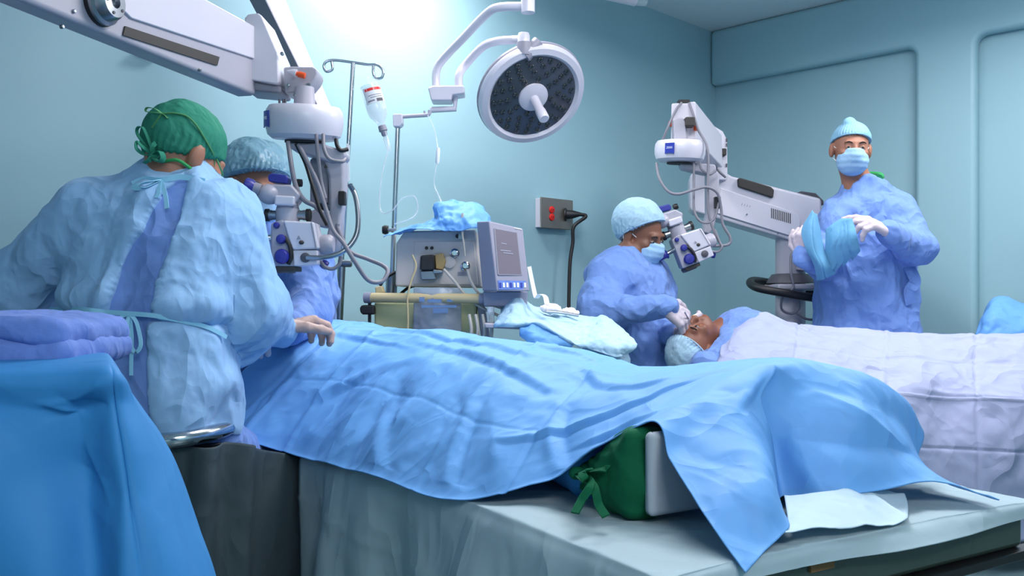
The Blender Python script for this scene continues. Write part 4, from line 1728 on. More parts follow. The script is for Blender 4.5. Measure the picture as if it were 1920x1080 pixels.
def cap_obj(root, c, R, r, ctr, plane, m, pleat, name='surgical_cap', amp=.004, band=None, peak=None):
    """head cover: ellipsoid in head space cut by z > a + b*y"""
    a, b = plane
    nn = math.sqrt(1 + b * b)

    def fn(P):
        q = (P - A3(c)) @ R
        d = s_ell(q, ctr, r)
        if peak:
            d = smin(d, s_ell(q, peak[0], peak[1]), .02)
        return smax(d, (a + b * q[:, 1] - q[:, 2]) / nn, .006)

    def dp(P, N):
        q = (P - A3(c)) @ R
        an = np.arctan2(q[:, 0], q[:, 1] + .0)
        edge = np.clip(1 - (q[:, 2] - (a + b * q[:, 1])) / .07, 0, 1)
        return amp * crumple(P, pleat, 4, 3) + .0022 * edge * np.sin(an * 38 + 3 * vnoise(P * 20))
    e = max(r) + .035
    o = sdf_obj(name, fn, np.array(c) - e, np.array(c) + e, .0038, m, root, dp, 1)
    if band:
        pts = []
        for k in range(49):
            t = 2 * math.pi * k / 48
            # rim of the cut: solve on the ellipsoid
            lo_, hi_ = 0., .2
            for _ in range(24):
                mid = (lo_ + hi_) / 2
                y = ctr[1] + mid * math.cos(t)
                x = mid * math.sin(t)
                z = a + b * y
                v = (x / r[0]) ** 2 + ((y - ctr[1]) / r[1]) ** 2 + ((z - ctr[2]) / r[2]) ** 2
                if v < 1:
                    lo_ = mid
                else:
                    hi_ = mid
            y = ctr[1] + lo_ * math.cos(t)
            q = np.array([lo_ * math.sin(t) * .995, ctr[1] + (y - ctr[1]) * .995, a + b * y])
            pts.append(Vector([float(v) for v in (np.array(c) + R @ q)]))
        b_ = MB()
        b_.tube(pts, .0032, 8)
        b_.build('cap_band', band, o)
    return o


def mask_obj(root, c, R, m='mask_blue', strap=(-1, 1), loops=True):
    def fn(P):
        q = (P - A3(c)) @ R
        d = U(.03, s_ell(q, (0, .046, -.058), (.069, .074, .066)), s_ell(q, (0, .082, -.028), (.030, .048, .040)))
        d = smax(d, .020 - q[:, 1], .006)
        d = smax(d, q[:, 2] - (-.006 + .05 * np.abs(q[:, 0])), .006)
        return d

    def dp(P, N):
        q = (P - A3(c)) @ R
        w_ = np.clip((q[:, 1] - .03) / .03, 0, 1)
        z = q[:, 2]
        saw = np.abs(((z + .06) / .026) % 1 - .5) * 2
        return w_ * (.0020 * (saw - .5) + .0022 * crumple(P, 26, 6, 2))
    o = sdf_obj('face_mask', fn, np.array(c) - .15, np.array(c) + .15, .0034, m, root, dp, 1)

    def W(x, y, z):
        return Vector([float(v) for v in np.array(c) + R @ np.array((x, y, z))])
    if loops:
        for s in strap:
            b = MB()
            b.tube(smoothpath([W(s * .060, .034, -.004), W(s * .073, .012, .006), W(s * .082, -.012, .022), W(s * .086, -.026, .004), W(s * .083, -.024, -.024), W(s * .070, .0, -.046), W(s * .056, .03, -.066)], 6), .0019, 8)
            b.build('ear_loop', 'strap_white', o)
    return o


def eyes(root, c, R):
    for s in (-1, 1):
        def W(x, y, z):
            return Vector([float(v) for v in np.array(c) + R @ np.array((x, y, z))])
        ax = tuple(Vector([float(v) for v in R[:, i]]) for i in range(3))
        b = MB()
        b.ball(W(s * .031, .0838, .001), (.0125, .0115, .0062), ax, 16)
        e = b.build('eye', 'eye_white', root)
        b = MB()
        b.ball(W(s * .031, .0925, .001), (.0056, .0038, .0054), ax, 12)
        b.build('iris', 'eye_dark', e)
        b = MB()
        b.tube(smoothpath([W(s * .014, .0945, .019), W(s * .030, .0965, .0245), W(s * .046, .087, .019)], 5), [.002, .0022, .0026, .0028, .003, .003, .003, .0028, .0025, .002, .0015], 8)
        b.build('eyebrow', 'hair_dark', root)


def folds(P, amp=.012, sc=6., seed=1):
    a = .25 * math.sin(seed * 2.1)
    A = np.float32([[1, 0, a], [0, 1, .2], [-a, -.2, 1]])
    Q = np.asarray(P, np.float32) @ A
    Q = Q + .05 * np.stack([vnoise(P * 5 + 3), vnoise(P * 5 + 13), vnoise(P * 5 + 23)], 1)
    l1 = 1 - 3 * np.abs(vnoise(Q * np.float32([12, 10, 3.2]) + seed, False))
    B = _rot(seed + 71)
    l2 = 1 - 3 * np.abs(vnoise((np.asarray(P, np.float32) @ B) * np.float32([4.5, 17, 10]) + seed * 2, False))
    return amp * (.42 * crumple(P, sc * .9, seed, 2) + .55 * np.maximum(l1, -.6) + .32 * np.maximum(l2, -.6) + .2 * crumple(P, sc * 3.4, seed + 5, 2))


def bow(root, c, n, size, m, name='tie_bow', tails=((-.2, -1), (.15, -1)), wd=.010, down=UZ * -1):
    """knot with two loops and two tails lying on a surface with normal n"""
    c, n = Vector(c), Vector(n).normalized()
    X = n.cross(UZ).normalized()
    Z = X.cross(n).normalized()
    if Z.z < 0:
        Z = -Z
    t = None
    b = MB()
    b.ball(c, (wd * .9, wd * .6, wd * .7))
    t = b.build(name, m, root)
    for s in (-1, 1):
        P = [c, c + X * s * size * .45 + Z * size * .22 + n * size * .12, c + X * s * size * .95 + Z * size * .08 + n * size * .16,
             c + X * s * size * .8 - Z * size * .22 + n * size * .1, c]
        b = MB()
        b.ribbon(smoothpath(P, 6), n + Z * .6, wd, .0016)
        b.build('bow_loop', m, t)
    for dx, dz in tails:
        P = [c, c + X * size * dx * .5 + Z * size * dz * .45 + n * .008, c + X * size * dx * 1.2 + Z * size * dz * 1.25 + n * .006]
        b = MB()
        b.ribbon(smoothpath(P, 6), X, wd * .9, .0016)
        b.build('bow_tail', m, t)
    return t


def W_(c, R, q):
    return Vector([float(v) for v in np.array(c) + R @ np.array(q)])


# ------------------------------------------------------------------ surgeon in the green cap, seen from behind
def surgeon_front():
    root = thing('person', 'seated surgeon in light blue tie-back gown and green cloth cap', 'person', (-.85, 2.15, 0))

    def X(px, Y=2.15):
        return (px - 960) / F * Y
    R = headR((.62, .78, 0), pitch=24, roll=4)
    cc = A3(at(345, 268, 2.2))
    c = cc - R @ A3((0, -.012, .03))
    secs = [(.66, X(325), 2.15, .13, .14), (.70, X(325), 2.14, .145, .15), (.80, X(312), 2.13, .168, .14), (.92, X(280), 2.13, .183, .135),
            (1.0, X(282), 2.15, .20, .14), (1.12, X(290), 2.17, .210, .145), (1.20, X(296), 2.19, .205, .135), (1.255, X(300), 2.2, .17, .115),
            (1.29, X(308), 2.21, .115, .09), (1.325, X(322), 2.21, .07, .07)]
    secs = [s + (-10,) for s in secs]
    shl, ell_, wrl = at(172, 400, 2.17), at(26, 535, 2.22), at(250, 640, 2.55)
    shr, elr, wrr = at(420, 412, 2.2), at(476, 578, 2.2), at(526, 618, 2.42)
    kneel, kneer = Vector((X(270), 2.62, .50)), Vector((X(385), 2.62, .50))
    hc = hand_caps(wrr, (.62, .62, .22), (-.25, -.1, .95), -1, (35, 45, 30), (25, 25), k=.98)
    hl = hand_caps(wrl, (.7, .6, .1), (0, 0, 1), 1, (30, 35, 25), k=.95)
    bs = [(z, a, b_, rx * .80, ry * .80, t) for z, a, b_, rx, ry, t in secs]
    nb = at(318, 350, 2.2)

    def body(P):
        q = (P - A3(c)) @ R
        d = U(.03, head_sdf(q), s_cap(P, W_(c, R, (0, -.02, -.05)), nb, .056, .064))
        d = U(.04, d, s_loft(P, bs))
        for a, b_, r0, r1 in ((shl, ell_, .055, .045), (ell_, wrl, .043, .03), (shr, elr, .055, .045), (elr, wrr, .043, .028)):
            d = U(.03, d, s_cap(P, a, b_, r0, r1))
        for hx, kn in ((-.10, kneel), (.10, kneer)):
            hp = Vector((X(325) + hx * .7, 2.2, .62))
            d = U(.03, d, s_cap(P, hp, kn, .058, .05), s_cap(P, kn, kn + Vector((0, .03, -.43)), .045, .04), s_cap(P, kn + Vector((0, .03, -.46)), kn + Vector((.02, .18, -.465)), .035, .03))
        return U(.01, d, caps_sdf(P, hc, .006), caps_sdf(P, hl, .006))
    sdf_obj('body', body, (-1.45, 1.9, -.02), (-.35, 2.9, 1.5), .0065, 'skin_tan', root)

    def inner(P):
        d = s_loft(P, [(z, a, b_, rx - .006, ry - .008, t) for z, a, b_, rx, ry, t in secs])
        d = U(.04, d, s_cap(P, shl, ell_, .072, .062), s_cap(P, shr, elr, .072, .062))
        for hx, kn in ((-.10, kneel), (.10, kneer)):
            d = U(.05, d, s_cap(P, Vector((X(325) + hx * .7, 2.22, .62)), kn, .085, .075), s_cap(P, kn, kn + Vector((0, .02, -.33)), .07, .065))
        return d
    dspf = (lambda P, N: folds(P, .010, 6.5, 1))
    sdf_obj('inner_gown', inner, (-1.4, 1.9, .12), (-.4, 2.85, 1.4), .007, 'gown_blue', root, dspf)

    # outer gown with an open wedge down the back
    le = [(300, 318), (350, 283), (450, 240), (562, 196), (580, 192), (600, 178), (700, 120), (860, 60)]
    ri = [(300, 336), (350, 327), (532, 300), (591, 295), (602, 285), (731, 281), (800, 300), (860, 330)]

    def outer0(P):
        d = s_loft(P, secs)
        d = U(.05, d, s_cap(P, shl, ell_, .080, .072), s_cap(P, ell_, wrl, .070, .05),
              s_cap(P, shr, elr, .080, .074), s_cap(P, elr, wrr, .068, .044), s_cap(P, at(470, 595, 2.2), at(448, 640, 2.24), .055, .045))
        z0 = .955 - .10 * np.maximum(0, (P[:, 0] + .86))
        d = d + .016 * np.exp(-((P[:, 2] - z0) / .012) ** 2) * (np.abs(P[:, 0] + .86) < .2) - .012 * np.exp(-((P[:, 2] - z0 - .045) / .03) ** 2) * (np.abs(P[:, 0] + .86) < .2)
        return d

    def outer(P):
        d = outer0(P)
        py = HZ - (P[:, 2] - CZ) / 2.0 * F
        px = P[:, 0] / 2.0 * F + 960
        a = np.interp(py, [k[0] for k in le], [k[1] for k in le])
        b_ = np.interp(py, [k[0] for k in ri], [k[1] for k in ri])
        wdg = np.maximum(a - px, px - b_) * (2.0 / F)
        cut = np.maximum(np.maximum(wdg, P[:, 1] - 2.12), -(d + .03))
        d = np.maximum(d, -cut)
        # hem: the light gown opens in a curve over the hip
        return d
    sdf_obj('gown', outer, (-1.4, 1.9, .675), (-.4, 2.75, 1.4), .005, 'gown_light', root, lambda P, N: folds(P, .015, 6.5, 1))
    # skirt hanging over the seat
    # ties
    def srf(px, py, off=.012):
        return march(outer0, px, py, 1.85, 2.3, off)
    p = srf(300, 338, .016)
    b = MB()
    b.ribbon(smoothpath([srf(248, 345), srf(272, 336, .014), p, srf(340, 332, .014), srf(384, 340)], 6), UZ, .013, .002)
    nk = b.build('neck_tie', 'gown_tie', root)
    for P in ([p, srf(285, 340, .03), srf(262, 345, .035), srf(250, 352, .03), srf(270, 352, .026), p], [p, srf(306, 350), srf(311, 372), srf(313, 391)], [p, srf(298, 350), srf(297, 362), srf(293, 371)]):
        b = MB()
        b.ribbon(smoothpath(P, 6), UX + UZ * .3, .010, .002)
        b.build('tie_end', 'gown_tie', nk)
    b = MB()
    b.ribbon(smoothpath([srf(92, 580, .018), srf(150, 580, .02), srf(200, 585, .02), srf(243, 588, .022), srf(290, 592, .022), srf(350, 604, .022), srf(390, 614, .02), srf(425, 632, .018)], 6), UZ, .010, .002)
    wt = b.build('waist_tie', 'gown_tie', root)
    k = srf(243, 588, .018)
    for P in ([k, srf(222, 600, .03), srf(212, 640, .03), srf(226, 652, .03), srf(236, 620, .025), k], [k, srf(256, 605, .03), srf(264, 645, .03), srf(254, 660, .03), srf(243, 640, .025), k],
              [k, srf(247, 630, .02), srf(246, 680, .02), srf(246, 704, .02)], [k, srf(238, 610, .02), srf(242, 650, .022), srf(244, 662, .022)]):
        b = MB()
        b.ribbon(smoothpath(P, 6), UX, .008, .002)
        b.build('tie_end', 'gown_tie', wt)
    glove(root, hc, wrr, elr, 'glove_beige')
    glove(root, hl, wrl, ell_, 'glove_beige')
    # cap with ties
    cp = cap_obj(root, c, R, (.085, .104, .098), (0, -.012, .034), (-.002, .42), 'cap_green', 17, 'surgical_cap', .0035)
    tied = at(288, 292, 2.11)
    for P, wd in (([tied, at(278, 262, 2.10), at(268, 240, 2.09), at(258, 240, 2.09), at(260, 256, 2.1), tied], .008),
                  ([tied, at(268, 276, 2.08), at(257, 266, 2.07), at(256, 278, 2.07), at(268, 288, 2.09), tied], .008),
                  ([tied, at(300, 284, 2.09), at(306, 296, 2.09), at(298, 304, 2.09), at(287, 296, 2.1)], .016),
                  ([tied, at(280, 300, 2.09), at(270, 306, 2.09)], .012), ([tied, at(285, 276, 2.09), at(292, 268, 2.095)], .012)):
        b = MB()
        b.ribbon(smoothpath(P, 6), UX * .5 + UY, wd, .002)
        b.build('cap_tie', 'cap_green', cp)
    b = MB()
    b.ball(tied, (.014, .012, .012))
    b.build('tie_knot', 'cap_green', cp)

    def cs(px, py, off=.004):
        def f(P):
            return s_ell((P - A3(c)) @ R, (0, -.012, .034), (.085, .104, .098))
        return march(f, px, py, 1.95, 2.4, off)
    b = MB()
    b.tube(smoothpath([cs(304, 213), cs(325, 212), cs(350, 218), cs(368, 235), cs(385, 262), cs(398, 285), at(402, 300, 2.2), at(400, 330, 2.2)], 6), .0022, 8)
    ms = b.build('mask_string', 'tie_green', root)
    for P in ([cs(304, 213), at(290, 204, 2.1), at(276, 202, 2.1), at(274, 209, 2.1), at(288, 211, 2.1), cs(304, 213)], [cs(304, 213), cs(296, 224), cs(285, 240)], [cs(304, 213), cs(310, 217), cs(314, 222)]):
        b = MB()
        b.ribbon(smoothpath(P, 6), UX * .4 + UY, .006, .0016)
        b.build('string_bow', 'tie_green', ms)
    b = MB()
    b.tube(smoothpath([at(405, 296, 2.2), at(412, 312, 2.2), at(417, 328, 2.22), at(410, 338, 2.24)], 6), .0022, 8)
    b.build('string_end', 'tie_green', ms)
    b = MB()
    b.tube(smoothpath([at(300, 304, 2.12), at(330, 300, 2.11), at(352, 312, 2.12), at(380, 335, 2.16)], 6), .004, 8)
    b.build('collar_edge', 'scrub_green', root)
    # stool
    st = thing('surgeon_stool', 'stool with polished chrome seat ring under the surgeon', 'stool', (X(330), 2.2, 0))
    sc = Vector((X(325), 2.2, .585))
    b = MB()
    ring = []
    for k in range(41):
        a = 2 * math.pi * k / 40
        ring.append(Vector((at(343, 815, 2.1).x + math.cos(a) * .095, 2.12 + math.sin(a) * .13, .682 + .008 * math.cos(a))))
    b.tube(ring, .019, 12)
    b.build('seat_ring', 'chrome', st)
    b = MB()
    b.lathe([(.10, -.05), (.13, -.03), (.135, 0), (.12, .02)], Vector((X(325), 2.16, .655)), UZ, 32)
    b.build('seat', 'black_rubber', st)
    b = MB()
    b.cyl(Vector((X(325), 2.22, .08)), Vector((X(325), 2.22, .62)), .03)
    b.build('post', 'chrome', st)
    for k in range(5):
        a = 2 * math.pi * k / 5
        e = Vector((X(325) + math.cos(a) * .27, 2.22 + math.sin(a) * .27, .05))
        b = MB()
        b.tube([Vector((X(325), 2.22, .1)), e], [.022, .016], 10)
        g = b.build('base_leg', 'chrome', st)
        b = MB()
        b.lathe([(.024, -.01), (.026, 0), (.024, .01)], e - UZ * .024, Vector((-math.sin(a), math.cos(a), 0)), 14)
        b.build('caster', 'black_rubber', g)


surgeon_front()


# ------------------------------------------------------------------ assistant behind the front microscope
def assistant():
    root = thing('person', 'assistant in glossy bouffant cap and blue gown behind the front microscope', 'person', at(510, 556, 2.9) - UZ)

    def X(px, Y=2.88):
        return (px - 960) / F * Y
    R = headR((.72, -.69, 0), pitch=22, roll=-6)
    cc = A3(at(478, 335, 2.86))
    c = cc - R @ A3((0, -.012, .03))
    secs = [(.50, X(500), 2.92, .20, .2), (.70, X(505), 2.92, .19, .16), (.9, X(508), 2.9, .195, .15), (1.05, X(508), 2.9, .20, .15),
            (1.14, X(506), 2.9, .195, .13), (1.2, X(500), 2.9, .14, .1), (1.235, X(494), 2.89, .08, .075)]
    secs = [s + (25,) for s in secs]
    shl, ell_, wrl = at(575, 500, 2.80), at(578, 580, 2.72), at(545, 612, 2.56)
    shr, elr, wrr = at(440, 490, 2.95), at(425, 600, 2.80), at(500, 630, 2.62)
    hc = hand_caps(wrl, (-.5, -.8, -.05), (0, -.1, 1), 1, (35, 40, 25), k=.9)
    bs = [(z, a, b_, rx * .8, ry * .8, t) for z, a, b_, rx, ry, t in secs]

    def body(P):
        q = (P - A3(c)) @ R
        d = U(.03, head_sdf(q), s_cap(P, W_(c, R, (0, -.02, -.05)), at(496, 425, 2.9), .052, .06))
        d = U(.04, d, s_loft(P, bs))
        for a, b_, r0, r1 in ((shl, ell_, .05, .042), (ell_, wrl, .04, .028), (shr, elr, .05, .042), (elr, wrr, .04, .028)):
            d = U(.03, d, s_cap(P, a, b_, r0, r1))
        for hx in (-.1, .1):
            hp = Vector((X(500) + hx, 2.85, .56))
            kn = hp + Vector((.2, -.28, -.06))
            d = U(.03, d, s_cap(P, hp, kn, .08, .06), s_cap(P, kn, kn + Vector((0, 0, -.43)), .055, .04))
        return U(.01, d, caps_sdf(P, hc, .006))
    sdf_obj('body', body, (-1.2, 2.35, -.02), (-.4, 3.2, 1.55), .0065, 'skin_tan', root)

    def gown(P):
        d = s_loft(P, secs)
        d = U(.04, d, s_cap(P, shl, ell_, .072, .064), s_cap(P, ell_, wrl, .058, .042), s_cap(P, shr, elr, .072, .062), s_cap(P, elr, wrr, .058, .042))
        for hx in (-.1, .1):
            hp = Vector((X(500) + hx, 2.85, .56))
            kn = hp + Vector((.2, -.28, -.06))
            d = U(.04, d, s_cap(P, hp, kn, .10, .085), s_cap(P, kn, kn + Vector((0, 0, -.3)), .08, .08))
        return d
    sdf_obj('gown', gown, (-1.2, 2.4, .12), (-.4, 3.2, 1.3), .006, 'gown_blue', root, lambda P, N: folds(P, .016, 7, 8))
    glove(root, hc, wrl, ell_, 'glove')
    cap_obj(root, c, R, (.108, .128, .108), (0, -.028, .050), (.030, .70), 'cap_clear', 13, 'bouffant_cap', .008, 'cap_clear')
    mask_obj(root, c, R)
    eyes(root, c, R)
    s = thing('round_stool', 'low round stool beneath the assistant behind the microscope', 'stool', (X(500), 2.95, 0))
    b = MB()
    b.lathe([(.14, .40), (.16, .42), (.16, .46), (.13, .475)], Vector((X(500), 2.95, 0)), UZ, 28)
    b.build('seat', 'black_rubber', s)
    b = MB()
    b.lathe([(.22, 0), (.22, .02), (.04, .06), (.025, .1), (.025, .41)], Vector((X(500), 2.95, 0)), UZ, 28)
    b.build('pedestal', 'chrome', s)


assistant()


# ------------------------------------------------------------------ surgeon at the rear table
def surgeon_rear():
    root = thing('person', 'seated surgeon in pale bouffant cap and mask working under the rear microscope', 'person', at(1185, 556, 3.85) - UZ)

    def X(px, Y=3.85):
        return (px - 960) / F * Y
    R = headR((.72, -.70, 0), pitch=22, roll=4)
    cc = A3(at(1202, 426, 3.84))
    c = cc - R @ A3((0, -.012, .03))
    secs = [(.46, X(1210), 3.85, .2, .2), (.60, X(1215), 3.85, .18, .16), (.72, X(1214), 3.85, .175, .145), (.86, X(1200), 3.85, .185, .15), (1.0, X(1186), 3.85, .198, .15),
            (1.09, X(1180), 3.85, .20, .145), (1.15, X(1178), 3.85, .165, .115), (1.19, X(1180), 3.84, .115, .09), (1.215, X(1184), 3.84, .075, .07)]
    secs = [s + (52,) for s in secs]
    shr, elr, wrr = at(1136, 516, 3.70), at(1122, 588, 3.60), at(1246, 574, 3.52)
    shl, ell_, wrl = at(1222, 508, 3.98), at(1246, 590, 3.94), at(1256, 630, 3.64)
    hr = hand_caps(wrr, (.78, .18, -.52), (.25, -.80, .50), 1, (38, 35, 20), (30, 25), k=1.12)
    hl = hand_caps(wrl, (.80, .12, .02), (-.15, -.55, -.80), 1, (40, 45, 25), (25, 20), k=1.1)
    bs = [(z, a, b_, rx * .8, ry * .8, t) for z, a, b_, rx, ry, t in secs]
    legs = []
    for k in (-1, 1):
        hp = Vector((X(1205) + .05 * k, 3.85 + .1 * k, .53))
        kn = hp + Vector((.22, -.05 + .06 * k, .0))
        legs.append((hp, kn, kn + Vector((-.04, 0, -.46))))

    def body(P):
        q = (P - A3(c)) @ R
        d = U(.03, head_sdf(q), s_cap(P, W_(c, R, (0, -.02, -.05)), at(1184, 480, 3.85), .052, .06))
        d = U(.04, d, s_loft(P, bs))
        for a, b_, r0, r1 in ((shr, elr, .05, .042), (elr, wrr, .04, .028), (shl, ell_, .05, .042), (ell_, wrl, .04, .028)):
            d = U(.03, d, s_cap(P, a, b_, r0, r1))
        for a, b_, e in legs:
            d = U(.03, d, s_cap(P, a, b_, .08, .06), s_cap(P, b_, e, .055, .04), s_cap(P, e, e + Vector((.15, 0, -.02)), .035, .03))
        return U(.01, d, caps_sdf(P, hr, .006), caps_sdf(P, hl, .006))
    sdf_obj('body', body, (.15, 3.4, -.02), (1.0, 4.25, 1.5), .0055, 'skin_brown', root)

    def gown(P):
        d = s_loft(P, secs)
        d = U(.045, d, s_cap(P, shr, elr, .078, .070), s_cap(P, elr, wrr, .066, .042), s_cap(P, shl, ell_, .072, .062), s_cap(P, ell_, wrl, .055, .042))
        for a, b_, e in legs:
            d = U(.04, d, s_cap(P, a, b_, .11, .09), s_cap(P, b_, b_ + (e - b_) * .8, .085, .09))
        return d
    sdf_obj('gown', gown, (.1, 3.4, .12), (1.0, 4.25, 1.3), .0055, 'gown_blue', root, lambda P, N: folds(P, .017, 7, 3))
    glove(root, hr, wrr, elr, 'glove')
    glove(root, hl, wrl, ell_, 'glove')
    cap_obj(root, c, R, (.102, .120, .106), (0, -.030, .044), (.022, .95), 'cap_blue', 14, 'bouffant_cap', .006, 'cap_blue')
    mask_obj(root, c, R)
    eyes(root, c, R)
    s = thing('round_stool', 'round stool under the surgeon at the rear table', 'stool', (X(1200), 3.85, 0))
    b = MB()
    b.lathe([(.14, .38), (.17, .40), (.17, .43), (.14, .445)], Vector((X(1200), 3.85, 0)), UZ, 28)
    b.build('seat', 'black_rubber', s)
    b = MB()
    b.lathe([(.23, 0), (.23, .02), (.04, .06), (.025, .1), (.025, .39)], Vector((X(1200), 3.85, 0)), UZ, 28)
    b.build('pedestal', 'chrome', s)
    # fine instrument in the fingers
    tip = at(1303, 618, 3.60)
    b = MB()
    b.tube([at(1284, 586, 3.5), tip], [.0035, .0012], 8)
    o = b.build('forceps', 'chrome', None)
    tag(o, 'thin steel instrument held above the rear patient eye', 'instrument')


surgeon_rear()


# ------------------------------------------------------------------ standing person with cloths
def standing():
    root = thing('person', 'standing person in blue gown, face mask and white gloves holding folded cloths', 'person', at(1622, 556, 4.15) - UZ)

    def X(px, Y=4.15):
        return (px - 960) / F * Y
    R = headR((-.14, -1, 0), pitch=4, roll=-3)
    cc = A3(at(1595, 268, 4.12))
    c = cc - R @ A3((0, -.012, .03))
    secs = [(.30, X(1625), 4.17, .25, .19), (.6, X(1625), 4.17, .245, .175), (.82, X(1623), 4.16, .235, .16), (1.0, X(1622), 4.15, .222, .15), (1.15, X(1622), 4.15, .218, .145), (1.3, X(1626), 4.15, .215, .14),
            (1.4, X(1630), 4.15, .185, .13), (1.465, X(1627), 4.15, .145, .105), (1.505, X(1620), 4.15, .10, .085), (1.54, X(1612), 4.14, .072, .075)]
    shl, ell_, wrl = at(1690, 390, 4.10), at(1722, 468, 3.98), at(1668, 436, 3.84)
    shr, elr, wrr = at(1577, 400, 4.10), at(1542, 492, 4.02), at(1510, 482, 3.88)
    hl = hand_caps(wrl, (-.90, -.15, .42), (.2, -.45, .85), -1, (20, 25, 15), (35, 25), k=1.12, each=((18, 16, 10), (30, 30, 20), (45, 40, 25), (50, 45, 25)))
    hr = hand_caps(wrr, (-.22, -.1, .97), (-.75, -.62, -.2), 1, (65, 70, 45), (45, 35), k=1.08)
    bs = [(z, a, b_, rx * .8, ry * .8) for z, a, b_, rx, ry in secs[2:]]

    def body(P):
        q = (P - A3(c)) @ R / 1.03
        d = U(.03, head_sdf(q) * 1.03, s_cap(P, W_(c, R, (0, -.02, -.05)), at(1612, 352, 4.16), .056, .066))
        d = U(.04, d, s_loft(P, bs))
        for a, b_, r0, r1 in ((shr, elr, .052, .044), (elr, wrr, .042, .029), (shl, ell_, .052, .044), (ell_, wrl, .042, .029)):
            d = U(.03, d, s_cap(P, a, b_, r0, r1))
        for k in (-1, 1):
            hp = Vector((X(1622) + .1 * k, 4.17, .86))
            d = U(.03, d, s_cap(P, hp, hp + Vector((0, 0, -.42)), .09, .065), s_cap(P, hp + Vector((0, 0, -.42)), hp + Vector((0, .03, -.79)), .06, .042),
                  s_cap(P, hp + Vector((0, .03, -.82)), hp + Vector((0, -.14, -.828)), .04, .03))
        return U(.01, d, caps_sdf(P, hl, .006), caps_sdf(P, hr, .006))
    sdf_obj('body', body, (1.2, 3.65, -.02), (2.1, 4.4, 1.9), .0055, 'skin_tan', root)

    def gown(P):
        d = s_loft(P, secs)
        d = U(.045, d, s_cap(P, shl, ell_, .075, .070), s_cap(P, ell_, wrl, .066, .043), s_cap(P, shr, elr, .07, .064), s_cap(P, elr, wrr, .060, .043))
        # V neck
        q = P - A3(at(1601, 338, 4.04))
        v = np.maximum(np.abs(q[:, 0]) * .8 - (q[:, 2] + .035) * .9, q[:, 1] - .10)
        return smax(d, -v, .006)
    sdf_obj('gown', gown, (1.2, 3.7, .28), (2.1, 4.45, 1.56), .0055, 'gown_blue', root, lambda P, N: folds(P, .018, 6.5, 11))

    def scrub(P):
        d = s_loft(P, [(z, a, b_, rx - .012, ry - .012) for z, a, b_, rx, ry in secs if z > 1.2] + [(1.552, X(1612), 4.15, .066, .066)])
        q = P - A3(at(1600, 345, 4.06))
        v = np.maximum(np.abs(q[:, 0]) * .9 - (q[:, 2] + .045) * .8, q[:, 1] - .06)
        return smax(d, -v, .005)
    sdf_obj('scrub_collar', scrub, (1.3, 3.9, 1.25), (2.0, 4.4, 1.58), .005, 'scrub_green', root)
    b = MB()
    cn = Vector((X(1612), 4.135, 1.542))
    b.tube([cn + Vector((math.cos(a) * .083, math.sin(a) * .078, .020 * math.sin(a) + .012 * math.cos(a))) for a in [math.radians(-42 + 150 * k / 32) for k in range(33)]], .017, 10)
    b.build('collar_band', 'scrub_green', root)
    # hanging belt end at the side
    b = MB()
    b.ribbon(smoothpath([at(1700, 495, 4.03), at(1712, 515, 4.0), at(1716, 530, 4.0), at(1705, 545, 4.0), at(1708, 570, 4.02)], 6), UX + UZ * .4, .05, .003)
    b.build('gown_belt', 'gown_blue', root)
    glove(root, hl, wrl, ell_, 'glove')
    glove(root, hr, wrr, elr, 'glove')
    cap_obj(root, c, R, (.085, .105, .090), (0, -.012, .036), (.036, .30), 'cap_sky', 16, 'surgical_cap', .004, 'cap_sky', peak=((.022, .03, .118), (.024, .02, .022)))
    mask_obj(root, c, R)
    eyes(root, c, R)
    # two folded teal cloths held in the hands
    net = [[at(1524, 395, 3.80), at(1526, 400, 3.79), at(1530, 402, 3.80)], [at(1504, 432, 3.80), at(1522, 430, 3.76), at(1536, 430, 3.80)],
           [at(1512, 466, 3.78), at(1526, 468, 3.75), at(1545, 470, 3.80)], [at(1528, 498, 3.80), at(1540, 500, 3.76), at(1556, 500, 3.80)],
           [at(1533, 526, 3.86), at(1546, 522, 3.82), at(1566, 512, 3.86)]]
    o = cloth('folded_cloth', net, 50, 34, 'cloth_teal', None, lambda P, UV: .0015 * crumple(P, 20, 3) + creases(UV, [], [.55], .08, .012), .008)
    tag(o, 'teal folded cloth gripped in the standing person right fist', 'cloth', 'folded teal cloths')
    t = thing('folded_cloth', 'stack of teal folded cloths under the raised glove of the standing person', 'cloth', at(1575, 520, 3.8), 'folded teal cloths')
    for k in range(4):
        dx, dy = k * 5, k * .035
        net = [[at(1548 + dx * 2, 430 - k, 3.80 - .01 * k), at(1574 + dx, 412, 3.79 - .01 * k), at(1586 + dx * .8, 410, 3.78 - .01 * k)],
               [at(1548 + dx * 2.4, 460, 3.80 - .012 * k), at(1568 + dx * 1.6, 445, 3.76 - .012 * k), at(1584 + dx * 1.5, 440, 3.75 - .012 * k)],
               [at(1546 + dx * 3, 492 - k * 5, 3.82 - .012 * k), at(1562 + dx * 2.4, 470, 3.78 - .012 * k), at(1578 + dx * 2.2, 464 - k, 3.77 - .012 * k)],
               [at(1545 + dx * 3.6, 524 - k * 12, 3.86 - .012 * k), at(1562 + dx * 2.8, 505 - k * 8, 3.82 - .012 * k), at(1580 + dx * 2.2, 476 - k * 2, 3.79 - .012 * k)]]
        cloth('cloth_layer', net, 40, 26, 'cloth_teal', t, lambda P, UV: .0015 * crumple(P, 22, 5), .005)


standing()


